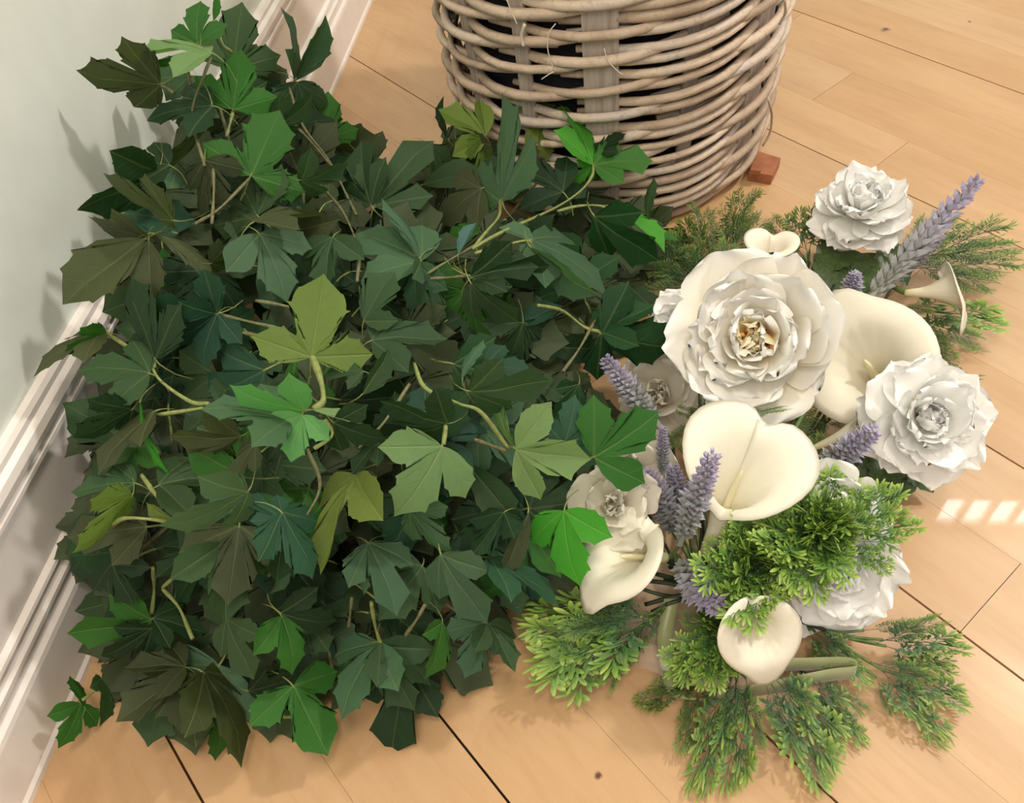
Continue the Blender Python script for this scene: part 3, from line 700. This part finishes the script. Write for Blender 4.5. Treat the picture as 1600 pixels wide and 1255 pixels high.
flower('hydrangea_blossom', 'cool white blossom tucked behind the left side of the large peony', 'flower', None, 1062, 505, .105, .042, cam_dir(1062, 505) + Vector((-.4, 0, .2)), SM[1:5], M_white, 43)
flower('hydrangea_blossom', 'cream blossom mostly hidden behind the three-lobed ivy leaf and lavender', 'flower', None, 985, 735, .075, .050, cam_dir(985, 735) + Vector((-.1, .2, .2)), HY2, M_cream, 47)
flower('hydrangea_blossom', 'shaded pale blossom under the lower left of the large peony', 'flower', None, 1030, 615, .055, .050, cam_dir(1030, 615) + Vector((-.1, .1, .2)), HY2, M_cream, 49)
flower('hydrangea_blossom', 'small white blossom showing just above the bright green sprigs', 'flower', None, 1308, 788, .112, .044, cam_dir(1305, 790) + Vector((.2, .1, .2)), HY, M_white, 51)

def calla_mesh(flare=1.0, back=.28, seed=0, openness=1.0, hb=.20, pinch=0.0):
    """unit length along +Z, mouth radius about .5; the back of the rim runs out into a tip, the front edges overlap"""
    nu, nv = 22, 40; vs, fs, uv = [], [], []; rr = random.Random(seed); ph = rr.uniform(0, 6)
    for i in range(nu + 1):
        u = i / nu
        for j in range(nv + 1):
            s = j / nv; v = -PI - .22 + s * (2 * PI + .44)           # tip of the rim at v = 0, overlapping edges at +-pi
            sp = 1 + .10 * (s - .5)
            hv = (1 - abs(hb) + hb * math.cos(v))                            # rim is higher at the back
            r = (.055 + .10 * u + .36 * openness * max(0, (u - .22) / .78) ** 2.2) * sp
            z = u * hv
            curl = max(0, (u - .80) / .20)
            z -= .16 * flare * curl ** 1.7; r += .07 * flare * curl
            tipk = math.exp(-(v / .33) ** 2) * curl
            r += back * tipk; z -= .04 * tipk
            lob = math.exp(-((abs(v) - 2.0) / .8) ** 2) * curl; z += .05 * lob; r += .05 * lob
            cle = math.exp(-((abs(v) - PI) / .28) ** 2) * max(0, (u - .55) / .45); r -= .13 * cle; z -= .06 * cle
            rid = .009 * math.sin(v * 24 + ph) * max(0, min(1, (u - .45) * 4)) * (1 - curl)
            r += rid
            r *= 1 - pinch * math.exp(-(v / .95) ** 2) * max(0, min(1, (u - .25) / .5)) + pinch * .35 * math.exp(-((abs(v) - 1.9) / .6) ** 2) * u
            vs.append((r * math.sin(v), r * math.cos(v), z)); uv.append((s, u))
    for i in range(nu):
        for j in range(nv): a = i * (nv + 1) + j; fs.append((a, a + 1, a + nv + 2, a + nv + 1))
    return mesh('spathe', vs, fs, True, [uv[q] for f in fs for q in f])
RIGHT = Vector(RW @ np.array([1.0, 0, 0])); DOWN = Vector(RW @ np.array([0, 1.0, 0]))
def calla(label, bpx, mpx, mz, scale, tipdir, alpha, flare=1.0, back=.28, openness=1.0, seed=0, stem=True, hb=.20, pinch=0.0):
    """base pixel, mouth-centre pixel and height; alpha = angle between the lily's axis and the line of sight; tipdir = pixel the rim's tip points to"""
    Mo = at(*mpx, mz); al = math.radians(alpha); dist = (Mo - CAM).length
    s2 = Vector((mpx[0] - bpx[0], mpx[1] - bpx[1])); pl = s2.length; s2.normalize()
    ax = (RIGHT * s2.x + DOWN * s2.y) * math.sin(al) - ray(*mpx) * math.cos(al); ax.normalize()
    L0 = pl * dist / F / math.sin(al); B = Mo - ax * L0
    if B.z < .02: B.z = .02
    ax = Mo - B; L = ax.length / .72
    tp_ = at(*tipdir, mz) - Mo
    z = ax.normalized(); y = (tp_ - z * tp_.dot(z)).normalized(); x = y.cross(z)
    m = Matrix.Identity(4)
    for i in range(3): m[i][0] = x[i] * scale; m[i][1] = y[i] * scale; m[i][2] = z[i] * L
    t = tag(empty('calla_lily', B), label, 'flower')
    me = calla_mesh(flare, back, seed, openness, hb, pinch); me.materials.append(M_calla)
    o = obj('spathe', me, None, t); o.matrix_basis = m
    so = o.modifiers.new('thickness', 'SOLIDIFY'); so.thickness = .012; so.offset = 0
    mb = MB(); pts = [Vector((0, 0, .18)), Vector((0, .005, .35)), Vector((0, .01, .55)), Vector((0, .01, .66))]
    mb.tube(spline(pts, 10), lambda q: .040 * math.sqrt(max(.05, 1 - q ** 4)), 8); o = obj('spadix', mb.mesh('spadix'), M_spadix, t); o.matrix_basis = m; o['label'] = 'pale yellow spadix'
    if stem: stem_to(t, B + z * .004, -z, r=.0030, mat=M_gstem)
    return t
calla('open cream calla lily facing the camera, just below the large peony', (1100, 868), (1166, 722), .175, .080, (1108, 835), 54, seed=1, back=.0, flare=.7, openness=1.0, hb=-.24, pinch=.60)
calla('open cream calla lily behind the right side of the large peony', (1395, 645), (1347, 558), .100, .106, (1300, 440), 42, seed=2, back=.25)
calla('cream calla lily opening to the left beside the wilted blossom and ivy', (1048, 872), (962, 868), .115, .070, (880, 925), 50, seed=3, back=.25, openness=.95)
calla('folded cream calla lily hanging at the bottom of the bouquet', (1160, 935), (1192, 1003), .105, .064, (1225, 1085), 46, seed=4, back=.30, openness=.75)
calla('half rolled calla lily lying between lavender and the right white flower', (1284, 695), (1365, 660), .065, .050, (1400, 650), 78, seed=5, back=.1, openness=.5, flare=.3)
calla('pale calla lily seen side-on at the far right among the sprigs', (1440, 458), (1500, 458), .085, .060, (1545, 500), 60, seed=6, back=.35, openness=.8)
calla('pale calla lily peeping over the top of the large peony', (1195, 450), (1204, 392), .125, .050, (1195, 450), 50, seed=7, back=.05, openness=.9, hb=0)

# lavender
def lav_mesh(n, seed):
    rr = random.Random(seed); mb = MB(); mb.tube([Vector((0, y, 0)) for y in (0, .3, .6, .9, 1.0)], lambda t: .030 - .015 * t, 5, col=.2)
    for i in range(n):
        y = .10 + .90 * i / n; az = i * 2.399; taper = (.55 + .45 * math.sin(min(1, (y - .05) * 2.2) * PI / 2)) * (1 - .62 * max(0, y - .45) / .55)
        for q in range(2):
            a = az + q * 2.2 + rr.uniform(-.2, .2); out = Vector((math.cos(a), .85 + rr.uniform(-.2, .35), math.sin(a))).normalized(); L = .125 * taper * rr.uniform(.8, 1.15)
            b = Vector((math.cos(a) * .02, y, math.sin(a) * .02)); side = out.cross(Vector((0, 1, 0))).normalized() * (.028 * taper); up = side.cross(out).normalized() * .015
            k = len(mb.v); mid = b + out * L * .5
            mb.v += [b, mid + side + up, mid - side + up, mid - up, b + out * L]; cc = y * .9; mb.c += [cc - .1, cc, cc, cc, cc + .15]
            mb.f += [(k, k + 2, k + 1), (k, k + 1, k + 3), (k, k + 3, k + 2), (k + 1, k + 2, k + 4), (k + 3, k + 1, k + 4), (k + 2, k + 3, k + 4)]
    return mb.mesh('florets', False)
LAVM = [lav_mesh(105, k) for k in range(3)]
for me in LAVM: me.materials.append(M_lav)
def lavender(label, b, bz, t_, tz, wd=1.0, stemlen=True, silver=False):
    B, T = at(*b, bz), at(*t_, tz); y = T - B; r = tag(empty('lavender_sprig', B), label, 'lavender', 'lavender sprigs of the bouquet')
    L = y.length; m = basis((0, 0, 0), y, -ray(*b), 1.0); ws = wd * .135; m = m @ Matrix.Diagonal((ws, L, ws, 1))
    o = obj('florets', random.choice(LAVM), None, r); o.matrix_basis = m; o['kind'] = 'stuff'
    if stemlen: stem_to(r, B, -y, r=.0016, mat=M_gstem)
lavender('lavender sprig leaning up-left against the ivy beside the large peony', (1032, 668), .085, (944, 560), .13)
lavender('lavender sprig left of the open calla lily, shorter of the crossing pair', (1062, 835), .075, (1006, 738), .135, 1.1)
lavender('lavender sprig whose purple tip crosses the open calla lily', (1062, 850), .10, (1113, 712), .225, .9)
lavender('lavender sprig pointing at the camera below the crossing pair', (1062, 880), .07, (1122, 950), .105, 1.3)
lavender('longest lavender sprig, arching over the top right white flower', (1345, 480), .06, (1528, 280), .16, 1.15)
lavender('lavender sprig just under the longest one at the top right', (1375, 445), .055, (1468, 368), .115, 1.0)
lavender('short upright lavender sprig above the right calla lily', (1322, 475), .06, (1338, 426), .10, .9)
lavender('greyish lavender sprig right of the open calla lily', (1268, 745), .06, (1367, 672), .150, 1.05)
lavender('lavender tip showing behind the right rim of the open calla lily', (1262, 745), .055, (1252, 690), .085, .9)
lavender('dark lavender sprig hidden between the crossing pair', (1075, 830), .055, (1050, 728), .10, .9)
lavender('silvery lavender stalk standing behind the three-lobed ivy leaf', (1036, 745), .08, (1036, 668), .13, .5)

# cedar-like greenery
def sprig_mesh(seed, blunt=True, n=7, dens=1.0):
    """unit long along +Y: forked flattened needles on side branchlets"""
    rr = random.Random(seed); mb = MB()
    mb.tube(spline([(0, 0, 0), (.01, .3, .01), (-.01, .6, 0), (0, .9, 0)], 8), lambda t: .012 * (1 - .6 * t), 5, col=.05)
    def needle(p, d, L, wdt, c0):
        d = d.normalized(); side = d.cross(Vector((rr.uniform(-.3, .3), rr.uniform(-.3, .3), 1))).normalized() * wdt; up = side.cross(d).normalized() * wdt * .35; k = len(mb.v)
        q1 = p + d * L * .62; q2 = p + d * L
        w1 = 1.0 if blunt else .7; w2 = .95 if blunt else .15
        mb.v += [p, q1 + side * w1, q1 - side * w1, q1 + up, q2 + side * w2 * .6 - d * L * .06, q2 - side * w2 * .6 - d * L * .06, q2 + d * L * .05]
        mb.c += [c0, c0 + .18, c0 + .18, c0 + .15, c0 + .38, c0 + .38, c0 + .42]
        mb.f += [(k, k + 1, k + 3), (k, k + 3, k + 2), (k + 3, k + 1, k + 4), (k + 3, k + 4, k + 6), (k + 3, k + 6, k + 5), (k + 3, k + 5, k + 2), (k, k + 2, k + 1), (k + 1, k + 2, k + 5), (k + 1, k + 5, k + 4), (k + 4, k + 5, k + 6)]
    for i in range(n):
        y = .12 + .80 * i / n
        for sgn in (-1, 1):
            a = math.radians(rr.uniform(26, 48)) * sgn; el = rr.uniform(-.5, .5); b = Vector((0, y + rr.uniform(-.03, .03), 0)); L = (.46 - .20 * y) * rr.uniform(.8, 1.15)
            d = Vector((math.sin(a), math.cos(a), el * .7)).normalized(); e = b + d * L; e.y += .05 * L
            mb.tube([b, (b + e) / 2 + Vector((0, -.02, .01)), e], .006, 4, cap=False, col=.1 + .3 * y)
            m = int((4 if blunt else 9) * dens)
            for q in range(m):
                f = .25 + .75 * q / (m - 1); p = b + (e - b) * f; c0 = min(.62, .05 + .28 * y + .32 * f)
                for s2 in (-1, 1):
                    dd = Matrix.Rotation(s2 * math.radians(rr.uniform(28, 55)), 3, (0, 0, 1)) @ d + Vector((0, 0, rr.uniform(-.5, .5)))
                    ln = rr.uniform(.22, .30) if blunt else rr.uniform(.10, .15); needle(p, dd, ln, .030 if blunt else .012, c0)
                    if blunt: needle(p + dd.normalized() * ln * .4, Matrix.Rotation(s2 * .75, 3, (0, 0, 1)) @ dd, ln * .62, .028, c0 + .06)
            needle(e, d, .22 if blunt else .11, .030 if blunt else .008, .6)
    for q in range(3): needle(Vector((0, .88, 0)), Vector(((q - 1) * .5, 1, 0)), .24 if blunt else .13, .030 if blunt else .008, .6)
    return mb.mesh('sprig', False)
SPB = [sprig_mesh(k, True, 3) for k in range(3)]; SPF = [sprig_mesh(10 + k, False, 8, 1.2) for k in range(3)]
def with_mat(ms, m):
    out = []
    for me in ms: c = me.copy(); c.materials.append(m); out.append(c)
    return out
POOL = {'b': with_mat(SPB, M_fern), 'f': with_mat(SPF, M_fern3), 'd': with_mat(SPB, M_fern3), 'o': with_mat(SPF, M_fern2), 'p': with_mat(SPB, M_fern2)}
def greenery(label, base, bz, sprigs, stem=True):
    """sprigs: (base px, py, z, tip px, py, z, kind, width)"""
    B = at(*base, bz); t = tag(empty('greenery_branch', B), label, 'greenery', 'artificial greenery of the bouquet')
    for (x, y, z, x2, y2, z2, kd, wd) in sprigs:
        p, q = at(x, y, max(.008, z)), at(x2, y2, max(.010, z2)); d = q - p; L = d.length
        m = basis(p - B, d, -ray(x, y) * .5 + Vector((random.uniform(-.5, .5), random.uniform(-.5, .5), .5)), 1.0) @ Matrix.Diagonal((L * wd, L, L * wd * .8, 1))
        o = bpy.data.objects.new('sprig', random.choice(POOL[kd])); link(o, t); o.matrix_basis = m; o['kind'] = 'stuff'
        mb = MB(); mid = (B + p) / 2; mid.z = max(.006, mid.z - .004)
        if (p - B).length > .006:
            mb.tube([u - B for u in spline([B, mid, p], 8)], .0013, 5, col=.1); obj('twig', mb.mesh('twig'), M_gstem, t)
    if stem and (B - O).length > .02: stem_to(t, B, (O - B), r=.0018)
    return t
def fan(cx, cy, z, r, n, a0, a1, kd, wd=.8, dz=.02, jit=12):
    out = []
    for i in range(n):
        a = math.radians(a0 + (a1 - a0) * (i + .5) / n + random.uniform(-jit, jit) * .5); rr_ = r * random.uniform(.8, 1.15)
        out.append((cx + math.cos(a) * r * .02, cy - math.sin(a) * r * .02, z - .004, cx + math.cos(a) * rr_, cy - math.sin(a) * rr_, z + dz * random.uniform(-1, 1.4), kd, wd))
    for i in range(3): out.append((cx, cy, z - .02, cx + random.uniform(-22, 22), cy + random.uniform(-26, 6), z + .030, kd, wd * 1.3))
    return out
random.seed(3)
greenery('bright green sprig cluster right of the open calla lily', (1275, 830), .10, fan(1285, 825, .125, 90, 9, 60, 300, 'b', .8, .02) + fan(1285, 825, .125, 60, 4, -80, 60, 'b', .9, .01))
greenery('bright green sprig fanning right over the low white flower', (1320, 840), .10, [(1325, 850, .12, 1425, 815, .13, 'b', .8), (1330, 840, .12, 1395, 765, .14, 'b', .75), (1325, 855, .115, 1385, 885, .12, 'b', .7), (1320, 835, .12, 1350, 768, .13, 'b', .7)])
greenery('round bright green sprig cluster above the hanging calla lily', (1180, 880), .09, fan(1180, 882, .115, 76, 12, 0, 360, 'b', .85, .02) )
greenery('lime-tipped sprig spray on the left, over the floor below the ivy', (1040, 945), .05,
         [(1010, 965, .06, 838, 960, .05, 'b', .55), (1015, 970, .06, 840, 1000, .05, 'b', .6), (1015, 975, .06, 850, 1045, .045, 'b', .6), (1000, 980, .05, 890, 1068, .03, 'b', .7), (1010, 975, .05, 950, 1065, .03, 'f', .6),
          (1030, 960, .06, 900, 940, .07, 'f', .5), (1000, 965, .08, 880, 985, .075, 'f', .5), (1040, 950, .05, 970, 1030, .03, 'f', .5)])
greenery('small lime sprig cluster left of the hanging calla lily', (1120, 965), .05, fan(1125, 985, .06, 85, 7, 200, 320, 'b', .7, .01) + fan(1125, 985, .05, 60, 3, 120, 200, 'f', .7, .01))
greenery('olive sprig lying flat at the lower left of the bouquet', (1110, 1040), .02, [(1090, 1060, .015, 1005, 1102, .012, 'p', .6), (1095, 1065, .012, 1070, 1170, .010, 'p', .45), (1110, 1050, .015, 1060, 1060, .02, 'o', .6)])
greenery('long dark green sprig reaching the bottom of the picture', (1150, 1030), .03, [(1150, 1060, .025, 1150, 1222, .012, 'd', .55), (1140, 1070, .02, 1095, 1218, .012, 'd', .45), (1165, 1060, .025, 1185, 1170, .012, 'f', .5), (1155, 1050, .03, 1135, 1140, .02, 'f', .6)])
greenery('green sprig slanting to the lower right in front of the ribbon loop', (1190, 1040), .03, [(1200, 1060, .035, 1290, 1212, .014, 'd', .6), (1210, 1060, .035, 1310, 1160, .018, 'd', .6), (1195, 1065, .03, 1225, 1150, .015, 'f', .5), (1215, 1055, .035, 1275, 1110, .04, 'f', .6)])
greenery('pale green sprig lying flat below the ribbon loop', (1260, 1055), .015, [(1270, 1065, .02, 1345, 1150, .010, 'd', .6), (1275, 1055, .02, 1310, 1130, .012, 'f', .7), (1280, 1060, .015, 1350, 1110, .010, 'f', .5)])
greenery('right-hand sprig with yellow tips reaching over the plank seam', (1290, 985), .03, [(1380, 1000, .035, 1500, 1008, .030, 'd', .55), (1370, 1005, .035, 1470, 968, .045, 'f', .45), (1385, 1010, .03, 1480, 1040, .02, 'd', .5), (1350, 985, .035, 1440, 975, .04, 'f', .4)])
greenery('lower right sprig with yellow tips lying on the bare planks', (1280, 980), .025, [(1385, 1050, .025, 1502, 1092, .015, 'd', .55), (1375, 1045, .025, 1470, 1145, .012, 'd', .5), (1360, 1035, .03, 1455, 1060, .03, 'f', .6), (1370, 1060, .02, 1395, 1115, .012, 'f', .5)])
greenery('olive sprig under the low white flower pointing down-right', (1260, 960), .03, [(1270, 985, .03, 1350, 1060, .02, 'd', .5), (1275, 990, .03, 1335, 1030, .03, 'f', .7), (1265, 985, .025, 1290, 1040, .03, 'f', .6)])
greenery('olive sprig spray in front of the basket foot', (1120, 440), .03, [(1120, 410, .04, 1168, 300, .055, 'o', .6), (1110, 410, .04, 1098, 325, .05, 'o', .7), (1110, 420, .04, 1060, 360, .03, 'p', .7), (1130, 410, .04, 1195, 340, .05, 'o', .6), (1120, 430, .035, 1050, 400, .03, 'o', .7), (1140, 400, .04, 1150, 340, .04, 'p', .6)])
greenery('dark sprig spray between the ivy and the large peony', (1090, 460), .03, [(1090, 440, .04, 1020, 420, .04, 'o', .8), (1085, 445, .04, 1010, 460, .03, 'o', .8), (1100, 430, .05, 1080, 380, .05, 'o', .8), (1100, 450, .05, 1030, 385, .04, 'f', .8), (1120, 440, .05, 1140, 380, .06, 'f', .8)])
greenery('small yellow-green sprig left of the top right white flower', (1265, 410), .035, [(1262, 395, .05, 1240, 335, .07, 'p', .8), (1265, 390, .05, 1275, 330, .065, 'p', .7), (1255, 400, .045, 1205, 345, .05, 'o', .6), (1250, 400, .045, 1232, 372, .05, 'o', .9)])
greenery('feathery sprig spray at the far right edge of the bouquet', (1400, 440), .03,
         [(1420, 420, .05, 1585, 410, .045, 'f', .50), (1420, 415, .05, 1565, 350, .06, 'f', .5), (1415, 410, .05, 1545, 445, .04, 'f', .5), (1415, 405, .05, 1500, 345, .065, 'f', .5), (1400, 420, .045, 1480, 385, .06, 'f', .6), (1440, 400, .05, 1588, 385, .05, 'f', .35), (1400, 430, .04, 1450, 340, .06, 'f', .4)])
greenery('feathery green sprig behind the side-on calla lily', (1400, 480), .03,
         [(1420, 480, .04, 1558, 500, .03, 'b', .5), (1420, 490, .04, 1530, 535, .03, 'f', .6), (1415, 495, .04, 1480, 560, .025, 'f', .7), (1400, 490, .05, 1455, 480, .06, 'f', .8), (1405, 500, .04, 1450, 590, .02, 'o', .5), (1420, 500, .035, 1500, 600, .02, 'o', .45)])
greenery('thin curled sprig trailing onto the floor at the right', (1440, 580), .02, [(1440, 590, .02, 1530, 590, .02, 'f', .20), (1450, 585, .02, 1490, 610, .012, 'f', .4)])
greenery('thin dark sprig across the base of the large peony', (1130, 655), .09, [(1130, 650, .115, 1172, 628, .125, 'f', .30), (1130, 655, .115, 1225, 638, .13, 'f', .22), (1100, 660, .09, 1045, 690, .09, 'o', .7), (1100, 655, .09, 1060, 640, .09, 'o', .7)])
greenery('dense dark sprigs in the shade underneath the large peony', (1150, 690), .025, [(1150, 690, .03, 1090, 630, .05, 'o', 1.0), (1160, 690, .03, 1140, 610, .055, 'o', 1.0), (1190, 690, .03, 1200, 610, .055, 'd', 1.0), (1220, 690, .03, 1260, 620, .055, 'o', 1.0), (1160, 720, .03, 1080, 700, .04, 'd', .9), (1200, 760, .03, 1290, 700, .04, 'o', 1.0), (1150, 790, .03, 1230, 850, .04, 'd', 1.0), (1130, 850, .03, 1250, 900, .035, 'd', .9), (1110, 800, .03, 1160, 860, .035, 'd', 1.0), (1150, 640, .03, 1060, 590, .04, 'o', .9)])
greenery('dark sprigs in the shade right of the open calla lily', (1290, 660), .03, [(1300, 650, .04, 1240, 690, .04, 'o', .9), (1290, 640, .04, 1330, 600, .05, 'o', .9), (1280, 660, .04, 1330, 650, .04, 'o', .9), (1230, 790, .05, 1320, 745, .06, 'b', .6), (1240, 880, .04, 1170, 800, .05, 'o', .9)])
greenery('dark sprigs half hidden under the ivy beside the cream calla lily', (900, 900), .03, [(870, 870, .04, 830, 780, .06, 'o', .8), (880, 880, .035, 820, 850, .04, 'o', .9), (900, 910, .03, 830, 925, .03, 'o', .9), (940, 930, .03, 850, 900, .04, 'o', .8), (930, 800, .05, 900, 740, .06, 'p', .8), (1000, 920, .03, 900, 935, .03, 'o', .7)])

# stem bundle tie, ribbon, clear wrap
tie = tag(empty('stem_tie', O), 'dark wire tie gathering the stems under the bouquet', 'tie')
mb = MB(); mb.tube([Vector((.011 * math.cos(a), .011 * math.sin(a) * .7, .006 * math.sin(a + 1))) for a in np.linspace(0, 2 * PI * 3, 40)], .0022, 6); obj('wire', mb.mesh('wire'), M_stem, tie)
for k in range(7):
    mb = MB(); e = at(random.uniform(990, 1060), random.uniform(860, 960), .035); mb.tube(spline([Vector((0, 0, 0)), (e - O) * .5 + Vector((0, 0, .004)), e - O], 10), .0021, 6); obj('cut_stem', mb.mesh('cut_stem'), M_stem, tie)
def satin():
    t = NT('green_satin'); t.col((.36, .40, .20)); t.rough(.32); t.b.inputs['Sheen Weight'].default_value = .4; t.b.inputs['Anisotropic'].default_value = .5
    n = t.noise(18, 2, t.n('TexCoord').outputs['Object']); t.col(t.ramp(n, [(.35, (.27, .31, .13)), (.65, (.46, .49, .27))])); t.translucent((.36, .40, .2), .2); return t.m
M_satin = satin()
rib = tag(empty('satin_ribbon', at(1180, 1040, 0)), 'pale green satin ribbon looping out from under the bouquet', 'ribbon')
def strip(pts, wdir, wd, name):
    P = spline(pts, 26); vs, fs = [], []
    for i, p in enumerate(P):
        wv = Vector(wdir).normalized() * wd * .5
        vs += [p - wv - rib.location, p - rib.location, p + wv - rib.location]
    for i in range(len(P) - 1):
        for j in range(2): a = i * 3 + j; fs.append((a, a + 1, a + 4, a + 3))
    o = obj(name, mesh(name, vs, fs), M_satin, rib); s_ = o.modifiers.new('thickness', 'SOLIDIFY'); s_.thickness = .0004
strip([at(1050, 935, .05), at(1040, 985, .035), at(1042, 1030, .018), at(1060, 1085, .012), at(1120, 1095, .012)], (1, .1, .1), .014, 'ribbon_tail')
strip([at(1120, 1090, .012), at(1200, 1075, .016), at(1290, 1056, .024), at(1335, 1050, .024), at(1325, 1038, .028), at(1270, 1038, .032), at(1200, 1040, .03)], (0, .35, 1), .016, 'ribbon_loop')
tw = NT('clear_plastic'); tw.col((.95, .95, .97)); tw.rough(.12); tw.b.inputs['Alpha'].default_value = .16; tw.b.inputs['Specular IOR Level'].default_value = .9
wr = tag(empty('plastic_wrap', at(1060, 1000, 0)), 'crumpled clear plastic wrap lying on the floor under the stems', 'plastic wrap')
vs, fs = [], []; nu, nv = 16, 14; q = [at(930, 900, 0), at(1130, 870, 0), at(1190, 1090, 0), at(950, 1060, 0)]
for i in range(nu + 1):
    for j in range(nv + 1):
        u, v = i / nu, j / nv; p = (q[0] * (1 - u) + q[1] * u) * (1 - v) + (q[3] * (1 - u) + q[2] * u) * v
        p = p + Vector((.006 * math.sin(v * 9), .006 * math.sin(u * 8), .006 + .010 * abs(math.sin(u * 7 + v * 3)) + .006 * math.sin(v * 11 - u * 4) ** 2)); vs.append(p - wr.location)
for i in range(nu):
    for j in range(nv): a = i * (nv + 1) + j; fs.append((a, a + 1, a + nv + 2, a + nv + 1))
obj('film', mesh('film', vs, fs, False), tw.m, wr)
